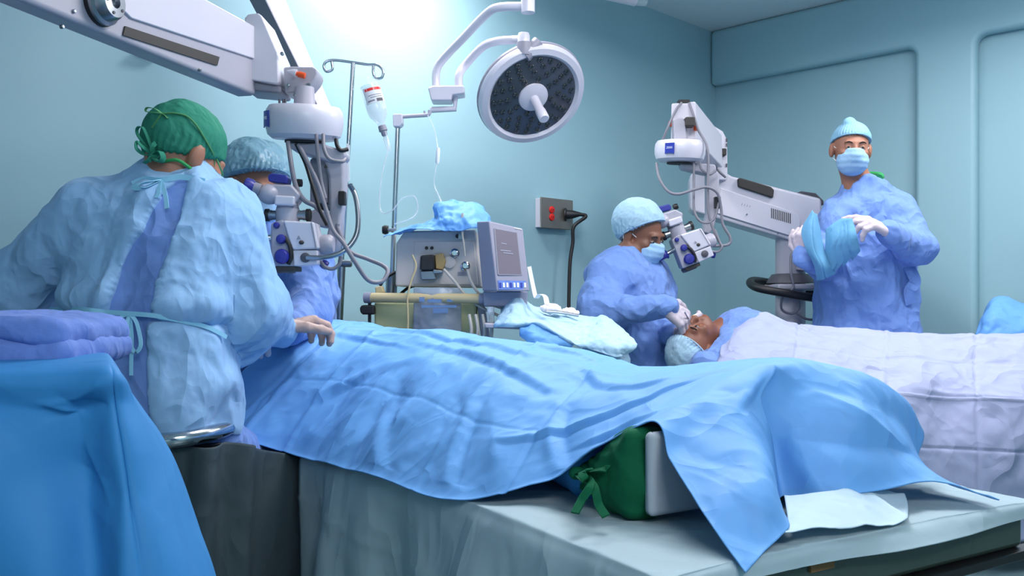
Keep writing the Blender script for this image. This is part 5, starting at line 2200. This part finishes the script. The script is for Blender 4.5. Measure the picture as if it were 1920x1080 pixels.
# ------------------------------------------------------------------ patient on the rear table
def patient_rear():
    root = thing('person', 'patient lying face up on the rear table, eye lit from above', 'person', Vector((1.2, 3.62, .72)))
    u = Vector((-.66, -.58, -.42)).normalized()
    f = Vector((-.22, -.32, .92))
    R = headR(f - u * f.dot(u), u)
    c = A3(at(1302, 648, 3.60))
    nb = Vector((float(c[0]), float(c[1]), float(c[2]))) - u * .2 + Vector((0.02, 0, -.03))
    hips = Vector((1.75, 3.66, .745))
    chest = nb.lerp(hips, .35)
    chest.z = .785

    def body(P):
        P = P.copy()
        k_ = np.clip((P[:, 0] - 1.05) / .2, 0, 1) * .7      # body lies flat under the sheet
        P[:, 2] = .70 + (P[:, 2] - .70) * (1 + k_)
        q = (P - A3(c)) @ R
        d = U(.03, head_sdf(q), s_cap(P, W_(c, R, (0, -.02, -.05)), nb, .052, .06))
        d = U(.05, d, s_ell(P, chest, (.22, .18, .055)), s_cap(P, chest, hips, .055, .05), s_ell(P, hips, (.17, .15, .05)))
        for k in (-1, 1):
            sh = Vector((nb.x + .14, 3.68 + .10 * k, .735))
            d = U(.03, d, s_cap(P, sh, sh + Vector((.3, .05 * k, -.02)), .05, .04), s_cap(P, sh + Vector((.3, .05 * k, -.02)), sh + Vector((.55, .02 * k, 0)), .04, .03),
                  s_cap(P, hips + Vector((0, .09 * k, -.02)), hips + Vector((.42, .1 * k, -.02)), .048, .042), s_cap(P, hips + Vector((.42, .1 * k, -.01)), hips + Vector((.82, .1 * k, -.03)), .042, .035),
                  s_cap(P, hips + Vector((.85, .1 * k, -.03)), hips + Vector((.88, .11 * k, .06)), .035, .03))
        return d
    sdf_obj('body', body, (.5, 3.3, .6), (2.75, 4.0, 1.1), .006, 'skin_patient', root)

    def gown(P):
        d = U(.05, s_ell(P, at(1362, 668, 3.60), (.10, .15, .095)), s_cap(P, at(1326, 692, 3.47), at(1365, 692, 3.47), .062, .062),
              s_cap(P, at(1352, 648, 3.66), at(1378, 636, 3.7), .06, .055), s_ell(P, at(1350, 655, 3.74), (.09, .12, .07)), s_ell(P, nb + Vector((.07, .02, .012)), (.10, .13, .075)))
        q = (P - A3(c)) @ R
        d = smax(d, -(s_ell(q, (0, .01, -.02), (.085, .105, .125))), .012)
        return d
    sdf_obj('gown', gown, (.55, 3.2, .6), (1.35, 4.0, 1.02), .0055, 'gown_blue', root, lambda P, N: folds(P, .013, 9, 6))
    eyes(root, c, R)
    cap_obj(root, c, R, (.090, .110, .098), (0, -.02, .042), (.052, .25), 'cap_blue', 15, 'head_cover', .006, 'cap_blue')
    # crumpled pale cloth under the head
    net = [[at(1262, 655, 3.66), at(1275, 640, 3.72), at(1296, 640, 3.85)], [at(1256, 690, 3.6), at(1268, 668, 3.58), at(1288, 690, 3.62)],
           [at(1262, 712, 3.56), at(1280, 695, 3.5), at(1300, 705, 3.5)], [at(1276, 728, 3.54), at(1295, 718, 3.46), at(1320, 722, 3.44)]]
    o = cloth('head_cloth', net, 60, 44, 'drape_pale', None, lambda P, UV: .014 * crumple(P, 16, 9), .003)
    tag(o, 'crumpled pale cloth tucked beside the rear patient head', 'cloth')

    def g(P):
        return U(.02, s_ell(P, at(1352, 609, 3.86), (.038, .03, .018)), s_ell(P, at(1338, 611, 3.84), (.02, .02, .012)))
    lo, hi = box_of([at(1352, 609, 3.86), at(1338, 611, 3.84)], .07)
    o = sdf_obj('gauze_pad', g, lo, hi, .003, 'gauze', None, lambda P, N: .005 * crumple(P, 50, 3))
    tag(o, 'small white gauze wad behind the rear patient chin', 'gauze')


patient_rear()

# microscope lamp of the rear table, shining through its objective onto the eye
sp = bpy.data.lights.new('objective_beam', 'SPOT')
sp.energy = 7
sp.color = (1, .72, .45)
sp.spot_size = math.radians(11)
sp.spot_blend = .5
sp.shadow_soft_size = .01
so = bpy.data.objects.new('objective_beam', sp)
so.location = at(1288, 506, 3.78)
so.rotation_euler = (at(1302, 624, 3.55) - so.location).to_track_quat('-Z', 'Y').to_euler()
COL.objects.link(so)

# ================================================================== front operating table
BA, BD, BW = Vector((.189, 1.14, 0)), Vector((-.52, .854, 0)), Vector((.854, .52, 0))
BZ, BWD, BLN = .645, .82, 1.85


def bw(s, t, z):
    return BA + BD * s + BW * t + Vector((0, 0, z))


def table_front():
    t = thing('operating_table', 'front operating table with dark glossy mattress end', 'table', bw(.95, .4, 0))
    ax = (BD, BW, UZ)
    b = MB()
    b.box(bw(BLN / 2, BWD / 2, BZ - .042), (BLN, BWD, .078), ax)
    mt = b.build('mattress', 'bed_vinyl', t, bevel=.012, bseg=3)
    b = MB()
    b.box(bw(.0, BWD / 2 + .01, BZ - .088), (.03, BWD + .05, .016), ax)
    b.build('end_rail', 'bed_dark', t, bevel=.003)
    b = MB()
    b.box(bw(BLN / 2, BWD / 2, BZ - .10), (BLN - .06, BWD - .06, .035), ax)
    b.build('table_frame', 'steel', t, bevel=.006)
    b = MB()
    b.box(bw(.95, BWD / 2, .33), (.32, .28, .43), ax)
    b.build('pedestal', 'grey_enamel', t, bevel=.02)
    b = MB()
    b.box(bw(.95, BWD / 2, .06), (1.0, .5, .12), ax)
    b.build('table_base', 'grey_plastic', t, bevel=.03)
    b = MB()
    c = onplane(1541, 1057, bw(-.002, 0, 0), BD)
    b.box(c, (.004, .05, .018), ax)
    b.build('brown_label', 'brown_tag', mt)

    # pale sheet over the mattress, hanging down the near side
    ss = [-.028, -.012, .03, .3, .6, .9, 1.2, 1.38]
    net = []
    for i, s in enumerate(ss):
        foot = i == 0
        dz = -.022 if foot else (0 if i == 1 else .004)
        e = [(-.035 + .02 * i % .03, .12), (-.030, .36), (-.022, .54), (-.010, .628), (.03, BZ), (.25, BZ + .002), (.5, BZ + .001), (.74, BZ), (.85, BZ - .004)]
        row = []
        for t_, z in e:
            zz = z + dz - (.03 if s > 1.1 and z > .6 else 0)
            row.append(bw(s + (.012 * math.sin(9 * t_) if foot else 0), t_, zz))
        net.append(row)

    def dsp(P, UV):
        hang = np.clip((.63 - P[:, 2]) / .2, 0, 1)
        s = (P[:, 0] - BA.x) * BD.x + (P[:, 1] - BA.y) * BD.y
        wv = hang * (.022 * np.sin(s * 11 + 1.5 * P[:, 2] * 4) + .010 * np.sin(s * 27 + 2))
        return -wv + .0045 * crumple(P, 7, 4) * (1 - .4 * hang) + creases(UV, [.35, .6, .8], [.2, .62], .008, .003)
    o = cloth('bed_sheet', net, 150, 130, 'sheet_white', None, dsp, .0015)
    tag(o, 'pale sheet hanging off the near side of the front table', 'sheet')
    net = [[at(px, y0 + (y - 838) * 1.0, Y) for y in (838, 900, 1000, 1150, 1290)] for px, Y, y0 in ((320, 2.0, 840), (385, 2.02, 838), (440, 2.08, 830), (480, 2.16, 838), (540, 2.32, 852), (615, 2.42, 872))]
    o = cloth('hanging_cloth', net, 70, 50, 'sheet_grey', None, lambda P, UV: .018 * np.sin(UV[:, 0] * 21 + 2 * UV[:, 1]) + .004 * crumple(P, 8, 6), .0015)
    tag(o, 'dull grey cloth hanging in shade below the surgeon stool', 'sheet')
    # white paper sheet on the foot end
    net = [[at(1470, 940, 1.40), at(1560, 932, 1.42), at(1640, 925, 1.47), at(1690, 935, 1.50)],
           [at(1478, 985, 1.30), at(1520, 962, 1.34), at(1610, 950, 1.40), at(1700, 958, 1.45)],
           [at(1470, 1010, 1.24), at(1530, 1000, 1.28), at(1612, 998, 1.32), at(1700, 985, 1.38)]]
    net = [[Vector((p.x, p.y, max(p.z, BZ + .006))) for p in r] for r in net]
    o = cloth('paper_towel', net, 50, 50, 'paper_white', None, lambda P, UV: .007 + .006 * crumple(P, 11, 8), .0012)
    tag(o, 'creased white paper towel at the foot of the front table', 'paper')


table_front()


def patient_front():
    root = thing('person', 'patient hidden under blue drape with a green shoe cover showing', 'person', bw(.9, .4, BZ))
    head = bw(1.66, .34, BZ + .10)

    def body(P):
        d = U(.03, s_ell(P, head, (.085, .085, .10)), s_cap(P, head, bw(1.42, .38, BZ + .09), .05, .06))
        d = U(.05, d, s_cap(P, bw(1.36, .38, BZ + .09), bw(.98, .39, BZ + .09), .085, .085), s_ell(P, bw(1.2, .38, BZ + .09), (.19, .19, .085)), s_ell(P, bw(.95, .39, BZ + .09), (.16, .16, .085)))
        for k, (tt, tz) in enumerate(((.22, .79), (.50, .86))):
            h, kn, an = bw(.92, .32 + .14 * k, BZ + .09), bw(.58, .25 + .20 * k, BZ + .09), bw(.33, tt, BZ + .07)
            d = U(.03, d, s_cap(P, h, kn, .075, .055), s_cap(P, kn, an, .052, .036))
            d = U(.03, d, s_cap(P, bw(.27, tt, BZ + .05), bw(.24, tt + .01, tz - .02), .033, .028))
        for sg in (-1, 1):
            d = U(.03, d, s_cap(P, bw(1.36, .38 + .17 * sg, BZ + .08), bw(1.05, .38 + .21 * sg, BZ + .06), .045, .038), s_cap(P, bw(1.05, .38 + .21 * sg, BZ + .06), bw(.85, .38 + .20 * sg, BZ + .05), .036, .03))
        return d
    lo, hi = box_of([bw(.15, 0, .6), bw(1.85, .8, .6), bw(.15, .8, 1.0), bw(1.85, 0, 1.0)], .05)
    sdf_obj('body', body, lo, hi, .008, 'skin_patient', root)
    # blue trouser leg
    def tr(P):
        return s_cap(P, bw(.62, .24, BZ + .075), bw(.40, .19, BZ + .055), .068, .056)
    lo, hi = box_of([bw(.62, .24, BZ + .075), bw(.40, .19, BZ + .05)], .09)
    sdf_obj('trousers', tr, lo, hi, .006, 'drape_deep', root, lambda P, N: .006 * crumple(P, 16, 2))
    # shoe covers: green gathered bag with pale sole
    for k, (tt, top) in enumerate(((.170, .790), (.48, .85))):
        R = np.array([tuple(BD), tuple(BW), (0, 0, 1)], np.float32).T
        zc = (BZ + .012 + top) / 2
        hh = (top - BZ - .012)

        def bt(P):
            d = s_ell(P, bw(.255, tt, zc), (.05, .050, hh / 2 + .002), R)
            d = U(.03, d, s_box(P, bw(.232, tt, zc), (.022, .085, hh), R, .012), s_ell(P, bw(.275, tt, BZ + .06), (.07, .055, .05), R), s_cap(P, bw(.295, tt - .005, BZ + .055), bw(.352, tt - .02, BZ + .05), .042, .024))
            return d

        def dp(P, N):
            q = (P - A3(bw(.34, tt, BZ + .085))) @ R
            an = np.arctan2(q[:, 2], q[:, 1])
            w_ = np.exp(-np.abs(q[:, 0]) / .05)
            return .0022 * w_ * np.sin(an * 16) + .003 * crumple(P, 24, 3)
        lo, hi = box_of([bw(.2, tt - .1, BZ), bw(.38, tt + .1, top)], .03)
        sc = sdf_obj('shoe_cover', bt, lo, hi, .0042, 'boot_green', root, dp)
        b = MB()
        b.box(bw(.196, tt + .045, zc + .004), (.022, .15, hh * .98), (BD, BW, UZ))
        b.build('sole', 'sole_white', sc, bevel=.02, bseg=4)
        if k == 0:
            kn = bw(.345, tt - .055, BZ + .062)
            b = MB()
            b.ball(kn, (.014, .014, .011))
            b.build('tie_knot', 'boot_green', sc)
            for P in ([kn, at(1105, 882, 1.40), at(1092, 888, 1.38), at(1098, 900, 1.38), kn], [kn, at(1108, 905, 1.37), at(1092, 935, 1.35), at(1078, 962, 1.33)],
                      [kn, at(1112, 910, 1.38), at(1122, 945, 1.36), at(1136, 968, 1.34)], [kn, at(1130, 880, 1.42), at(1150, 875, 1.44)]):
                b = MB()
                b.ribbon(smoothpath(P, 6), UX + UZ * .5 + UY * .3, .013, .003)
                b.build('cover_tie', 'boot_green', sc)


patient_front()


def drape_front():
    r = []
    r.append([at(395, 792, 2.49), at(420, 748, 2.52), at(458, 690, 2.56), at(520, 640, 2.62), at(600, 606, 2.75), at(690, 616, 2.95), at(720, 660, 3.05), at(722, 700, 3.06)])
    r.append([at(440, 820, 2.40), at(475, 775, 2.44), at(530, 715, 2.50), at(590, 655, 2.58), at(648, 612, 2.75), at(730, 622, 2.93), at(760, 680, 3.0), at(765, 720, 3.0)])
    r.append([at(560, 856, 2.26), at(590, 800, 2.30), at(640, 728, 2.38), at(695, 665, 2.48), at(748, 622, 2.66), at(820, 640, 2.83), at(850, 690, 2.9), at(860, 740, 2.9)])
    r.append([at(712, 898, 1.83), at(738, 842, 1.86), at(792, 760, 1.92), at(862, 690, 1.99), at(940, 639, 2.13), at(1000, 655, 2.3), at(1040, 720, 2.35), at(1050, 780, 2.36)])
    r.append([at(852, 940, 1.585), at(882, 895, 1.61), at(932, 815, 1.67), at(1000, 735, 1.75), at(1065, 663, 1.92), at(1120, 672, 2.08), at(1160, 740, 2.12), at(1170, 790, 2.13)])
    r.append([at(1045, 900, 1.50), at(1068, 862, 1.52), at(1098, 800, 1.56), at(1140, 742, 1.63), at(1205, 699, 1.75), at(1260, 712, 1.88), at(1300, 760, 1.92), at(1310, 800, 1.93)])
    r.append([at(1213, 796, 1.405), at(1290, 748, 1.46), at(1380, 702, 1.51), at(1440, 681, 1.55), at(1484, 675, 1.60), at(1590, 695, 1.67), at(1655, 735, 1.72), at(1688, 790, 1.76)])
    r.append([at(1255, 866, 1.34), at(1310, 825, 1.37), at(1380, 790, 1.40), at(1427, 745, 1.49), at(1490, 752, 1.51), at(1600, 760, 1.53), at(1692, 800, 1.61), at(1722, 862, 1.69)])
    r.append([at(1320, 965, 1.25), at(1370, 930, 1.265), at(1440, 890, 1.30), at(1446, 850, 1.48), at(1508, 848, 1.46), at(1615, 845, 1.46), at(1706, 852, 1.54), at(1765, 902, 1.61)])
    r.append([at(1396, 1080, 1.17), at(1428, 1040, 1.20), at(1472, 988, 1.27), at(1458, 932, 1.47), at(1550, 932, 1.43), at(1650, 920, 1.44), at(1755, 905, 1.50), at(1872, 943, 1.50)])

    def dsp(P, UV):
        u, v = UV[:, 0], UV[:, 1]
        body = np.clip((.66 - u) / .06, 0, 1)
        d = creases(UV, [.115, .2, .29, .385, .5], [], .005, .0055) * body + creases(UV, [.105, .125], [], .008, .008) * body
        d += creases(UV, [], [.30, .52], .008, .0018) * body
        d += .012 * crumple(P, 3.4, 21, 2) * body + .004 * crumple(P, 11, 5, 2)

        def pleat(a, b, w, amp):          # a ridge with a valley at its side
            n_ = np.array((b[1] - a[1], a[0] - b[0]))
            n_ = n_ / np.linalg.norm(n_) * w * 1.3
            return dent(UV, a, b, w, amp) + dent(UV, tuple(np.array(a) + n_), tuple(np.array(b) + n_), w, -amp * .8)
        for a, b, w, amp in (((.42, .10), (.37, .46), .012, .012), ((.28, .50), (.47, .44), .013, .013), ((.55, .08), (.50, .40), .012, .011), ((.17, .18), (.27, .40), .012, .011),
                             ((.46, .26), (.61, .34), .012, .012), ((.22, .56), (.40, .52), .011, .011), ((.33, .06), (.28, .34), .010, .010), ((.12, .5), (.26, .47), .010, .010),
                             ((.50, .52), (.60, .42), .010, .010), ((.36, .58), (.50, .56), .010, .010), ((.08, .1), (.15, .35), .010, .008), ((.57, .2), (.64, .12), .012, .010)):
            d += pleat(a, b, w, amp)
        d += dent(UV, (.7, .4), (.95, .41), .012, .010) + dent(UV, (.76, .62), (.86, .84), .03, .016) + dent(UV, (.86, .56), (.88, .86), .04, -.012)
        d += dent(UV, (.68, .1), (.74, .22), .015, .005) + dent(UV, (.67, .16), (.73, .27), .012, -.004)
        # turned hem
        d += .004 * np.exp(-v / .02) + .003 * np.exp(-(1 - u) / .012)
        return d
    o = cloth('surgical_drape', r, 300, 210, 'drape_blue', None, dsp, .002)
    tag(o, 'large blue drape over the front patient, tented over the feet', 'drape')


drape_front()


# ================================================================== left instrument table
def left_table():
    t = thing('instrument_table', 'draped instrument table in the left foreground', 'table', Vector((-.75, 1.22, 0)))
    b = MB()
    b.prism([Vector((-.57, 1.09, .895)), Vector((-.66, 1.36, .895)), Vector((-1.15, 1.36, .895)), Vector((-1.1, 1.09, .895))], (0, 0, .018))
    b.build('table_top', 'steel', t, bevel=.003)
    for x, y in ((-.60, 1.12), (-.69, 1.33), (-1.12, 1.33), (-1.07, 1.12)):
        b = MB()
        b.cyl(Vector((x, y, 0)), Vector((x, y, .9)), .012)
        b.build('leg', 'chrome', t)
    Y = [[1.42] * 4 + [1.40, 1.38, 1.36],
         [1.06, 1.06, 1.06, 1.06, 1.06, 1.08, 1.14],
         [1.03, 1.03, 1.035, 1.05, 1.03, 1.06, 1.13],
         [1.02, 1.00, 1.03, 1.06, 1.01, 1.05, 1.14],
         [1.00, 1.02, 1.00, 1.04, .99, 1.04, 1.14],
         [1.0, 1.0, 1.02, 1.03, .98, 1.03, 1.13]]
    X = [[-260, -80, 60, 150, 186, 196, 202], [-260, -80, 60, 150, 203, 219, 230], [-260, -80, 62, 158, 212, 246, 268], [-260, -80, 60, 170, 226, 290, 328],
         [-260, -80, 70, 180, 240, 345, 402], [-260, -80, 70, 185, 250, 370, 430]]
    Yp = [[652, 652, 652, 652, 653, 656, 662], [685, 685, 684, 682, 681, 690, 706], [770, 768, 770, 772, 765, 760, 770], [900, 900, 900, 900, 895, 890, 885],
          [1080] * 7, [1250] * 7]
    net = [[at(X[i][j], Yp[i][j], Y[i][j]) for j in range(7)] for i in range(6)]

    def dsp(P, UV):
        f = np.clip((UV[:, 0] - .2) / .1, 0, 1)
        return f * (.008 * crumple(P, 4.5, 14, 2)) + f * (dent(UV, (.36, .36), (.30, .60), .035, .010) + dent(UV, (.42, .36), (.37, .60), .05, -.008) + dent(UV, (.5, .52), (.66, .60), .05, .010)) + f * (dent(UV, (.33, .42), (.38, .62), .03, -.010) + dent(UV, (.36, .38), (.40, .5), .03, .010) + dent(UV, (.55, .45), (.6, .6), .05, -.008) + dent(UV, (.22, .68), (.9, .72), .02, -.008))
    o = cloth('table_drape', net, 150, 150, 'drape_deep', None, dsp, .002)
    tag(o, 'deep blue cloth draped to the floor over the left instrument table', 'drape')
    t = thing('gown_bundle', 'folded violet blue gown bundle on the left draped table', 'bundle', at(60, 681, 1.2))
    for k, (y0, y1, x1, sd) in enumerate(((632, 679, 192, 3), (588, 634, 186, 7))):
        c = at((x1 - 130) / 2, (y0 + y1) / 2, 1.2)
        sz = ((x1 + 130) / F * 1.2, .20, (y1 - y0) / F * 1.2 * 1.02)

        def fn(P, c=c, sz=sz, k=k):
            q = P.copy()
            q[:, 2] += (.10 * (q[:, 0] - c.x) ** 2 * 4 + .06 * np.maximum(0, q[:, 0] - c.x - .04)) if k else 0
            d = s_box(q, c, sz, None, .014)
            return d
        lo, hi = box_of([c - Vector(sz) / 2, c + Vector(sz) / 2], .03)
        sdf_obj('folded_layer', fn, lo, hi, .0032, 'bundle_blue', t, lambda P, N, sd=sd: .0045 * crumple(P, 18, sd, 2) + .0012 * crumple(P, 60, sd, 2), 1)


left_table()


# ================================================================== rear operating table
def table_rear():
    t = thing('operating_table', 'rear operating table under the white draped patient', 'table', Vector((1.75, 3.65, 0)))
    b = MB()
    b.box((1.72, 3.66, .655), (2.0, .50, .08))
    b.build('mattress', 'bed_vinyl', t, bevel=.015)
    b = MB()
    b.box((1.72, 3.66, .60), (1.95, .46, .03))
    b.build('table_frame', 'steel', t, bevel=.005)
    b = MB()
    b.box((1.9, 3.66, .35), (.3, .28, .48))
    b.build('pedestal', 'grey_enamel', t, bevel=.02)
    b = MB()
    b.box((1.9, 3.66, .06), (.9, .46, .12))
    b.build('table_base', 'grey_plastic', t, bevel=.03)
    b = MB()
    b.box((.80, 3.66, .715), (.26, .34, .05))
    b.build('head_rest', 'drape_pale', t, bevel=.02, bseg=4)
    px = [1385, 1418, 1468, 1560, 1680, 1800, 1920, 2080]
    k0 = [at(x * .98 + 30, 690, 4.0) for x in px]
    k1 = [at(x, y, 3.78) for x, y in zip(px, (604, 597, 601, 617, 632, 635, 631, 630))]
    k2 = [at(x, y, 3.6 - .05 * (x < 1410)) for x, y in zip((1362, 1405, 1465, 1560, 1680, 1800, 1920, 2080), (638, 615, 615, 634, 646, 648, 646, 646))]
    k3 = [at(x, y, 3.38 - .06 * (x < 1400)) for x, y in zip((1337, 1390, 1455, 1550, 1675, 1800, 1920, 2080), (700, 690, 688, 700, 708, 716, 722, 728))]
    k4 = [at(x, y, 3.30) for x, y in zip((1327, 1385, 1450, 1545, 1672, 1800, 1920, 2080), (760, 765, 770, 775, 780, 785, 790, 795))]
    k5 = [at(x, y, 3.27) for x, y in zip((1325, 1380, 1448, 1545, 1672, 1800, 1920, 2080), (840, 842, 846, 850, 856, 862, 868, 874))]
    k6 = [at(x, y, 3.26) for x, y in zip((1325, 1380, 1448, 1545, 1672, 1800, 1920, 2080), (1000, 1000, 1000, 1000, 1005, 1010, 1015, 1020))]

    def dsp(P, UV):
        u, v = UV[:, 0], UV[:, 1]
        h = np.clip((u - .5) / .1, 0, 1)
        d = .016 * crumple(P, 3.6, 31, 2) + .005 * crumple(P, 11, 6, 2) + h * .014 * np.sin(v * 26)
        d += creases(UV, [.42, .58, .80], [.34, .55, .75, .9], .006, .007)
        d += dent(UV, (.18, .22), (.36, .5), .035, -.02) + dent(UV, (.33, .55), (.42, .8), .03, -.014) + dent(UV, (.27, .6), (.33, .9), .025, .02) + dent(UV, (.2, .3), (.33, .6), .03, -.014) + dent(UV, (.55, .62), (.58, .95), .02, .014) + dent(UV, (.36, .7), (.5, .95), .03, -.01)
        return d
    o = cloth('patient_sheet', [k0, k1, k2, k3, k4, k5, k6], 170, 220, 'sheet_lilac', None, dsp, .002)
    tag(o, 'white lilac sheet covering the rear patient from the neck down', 'sheet')
    # blue draped trolley at the right edge behind the rear table
    t = thing('trolley', 'draped side trolley at the right edge behind the rear table', 'trolley', Vector((2.36, 4.1, 0)))
    b = MB()
    b.box((2.36, 4.10, .80), (.34, .12, .02))
    b.build('trolley_top', 'steel', t, bevel=.003)
    for x in (2.22, 2.5):
        for y in (4.06, 4.14):
            b = MB()
            b.cyl(Vector((x, y, 0)), Vector((x, y, .80)), .012)
            b.build('leg', 'chrome', t)
    net = [[at(1852, 612, 4.26), at(1880, 590, 4.26), at(1930, 585, 4.24), at(1990, 590, 4.2)],
           [at(1846, 590, 4.18), at(1872, 558, 4.18), at(1925, 572, 4.17), at(1990, 580, 4.14)],
           [at(1836, 612, 4.08), at(1862, 584, 4.06), at(1920, 590, 4.05), at(1990, 600, 4.05)],
           [at(1826, 640, 4.06), at(1858, 620, 4.0), at(1915, 628, 3.99), at(1990, 634, 4.0)],
           [at(1822, 700, 4.05), at(1850, 700, 4.02), at(1915, 700, 4.02), at(1990, 700, 4.02)]]
    o = cloth('trolley_drape', net, 80, 60, 'drape_blue', None, lambda P, UV: .010 * crumple(P, 8, 12), .002)
    tag(o, 'bright blue drape heaped at the right edge beside the wall', 'drape')


table_rear()


# ================================================================== small instrument stand in the middle
def mayo():
    t = thing('instrument_stand', 'small instrument stand below the console monitor', 'stand', Vector((.25, 3.15, 0)))
    b = MB()
    b.prism([at(1000, 598, 3.25), at(1090, 604, 3.22), at(1150, 622, 3.1), at(1120, 645, 3.0), at(1015, 612, 3.02)], (0, 0, -.012))
    b.build('tray', 'steel', t, bevel=.003)
    b = MB()
    b.tube([at(1060, 615, 3.15), Vector((at(1060, 615, 3.15).x, 3.15, .06))], .014, 14)
    b.build('post', 'chrome', t)
    for k in (-1, 1):
        b = MB()
        x0 = at(1060, 615, 3.15).x
        b.tube([Vector((x0, 3.15, .05)), Vector((x0 + .22, 3.15 + .2 * k, .03))], .014, 12)
        b.build('foot', 'chrome', t)
        b = MB()
        b.tube([Vector((x0, 3.15, .05)), Vector((x0 - .1, 3.15 + .2 * k, .03))], .014, 12)
        b.build('foot', 'chrome', t)
    net = [[at(946, 578, 3.2), at(960, 546, 3.2), at(972, 546, 3.2), at(1002, 577, 3.26), at(1050, 587, 3.26), at(1105, 597, 3.24), at(1132, 593, 3.2), at(1152, 607, 3.16), at(1176, 626, 3.12)],
           [at(938, 592, 3.08), at(958, 572, 3.06), at(978, 572, 3.06), at(1005, 592, 3.1), at(1050, 603, 3.1), at(1098, 614, 3.08), at(1130, 606, 3.05), at(1156, 620, 3.03), at(1186, 638, 3.02)],
           [at(930, 606, 3.0), at(955, 602, 2.96), at(980, 603, 2.96), at(1008, 604, 2.97), at(1042, 621, 2.97), at(1082, 643, 2.97), at(1120, 640, 2.94), at(1152, 645, 2.93), at(1194, 648, 2.98)],
           [at(928, 612, 3.0), at(955, 614, 2.95), at(980, 612, 2.96), at(1004, 606, 2.97), at(1040, 624, 2.96), at(1080, 646, 2.96), at(1124, 661, 2.92), at(1154, 670, 2.92), at(1176, 662, 2.96)]]
    o = cloth('stand_drape', net, 80, 160, 'drape_pale', None, lambda P, UV: .007 * crumple(P, 15, 17) + .003 * crumple(P, 34, 2, 2), .002)
    tag(o, 'pale crumpled drape over the small instrument stand', 'drape')
    net = [[at(974, 596, 2.99), at(1002, 602, 2.98), at(1040, 620, 2.98), at(1076, 640, 2.98)], [at(975, 614, 2.96), at(1005, 625, 2.94), at(1040, 638, 2.95), at(1074, 648, 2.97)], [at(976, 630, 2.96), at(1004, 650, 2.93), at(1036, 652, 2.94), at(1062, 657, 2.97)]]
    o = cloth('stand_skirt', net, 50, 60, 'drape_blue', None, lambda P, UV: .006 * crumple(P, 18, 7), .002)
    tag(o, 'bright blue flap hanging at the left of the instrument stand', 'drape')
    net = [[at(1086, 640, 3.02), at(1115, 654, 3.0), at(1150, 660, 3.0), at(1178, 662, 3.02)], [at(1095, 655, 3.0), at(1118, 668, 2.97), at(1150, 676, 2.97), at(1182, 676, 3.0)], [at(1105, 668, 3.0), at(1125, 682, 2.97), at(1150, 692, 2.97), at(1178, 696, 3.0)]]
    o = cloth('stand_skirt', net, 50, 60, 'drape_pale', None, lambda P, UV: .008 * crumple(P, 16, 9), .002)
    tag(o, 'pale flap hanging at the right of the instrument stand', 'drape')
    for (x, y, r, sd, lb) in ((1030, 578, .034, 3, 'larger white gauze heap on the instrument stand'), (1066, 584, .024, 5, 'smaller white gauze heap on the instrument stand')):
        def fn(P):
            return U(.015, s_ell(P, at(x, y, 3.16), (r, r * .7, r * .42)), s_ell(P, at(x + 10, y + 3, 3.14), (r * .7, r * .6, r * .35)))
        lo, hi = box_of([at(x, y, 3.16), at(x + 10, y + 3, 3.14)], .07)
        o = sdf_obj('gauze_heap', fn, lo, hi, .003, 'gauze', None, lambda P, N: .006 * crumple(P, 45, sd))
        tag(o, lb, 'gauze', 'gauze heaps')
    b = MB()
    b.tube(smoothpath([at(1022, 584, 3.08), at(1050, 586, 3.08), at(1085, 592, 3.08)], 6), .005, 8)
    o = b.build('scissors', 'steel', None)
    tag(o, 'dark steel instrument lying before the gauze on the stand', 'instrument')


mayo()
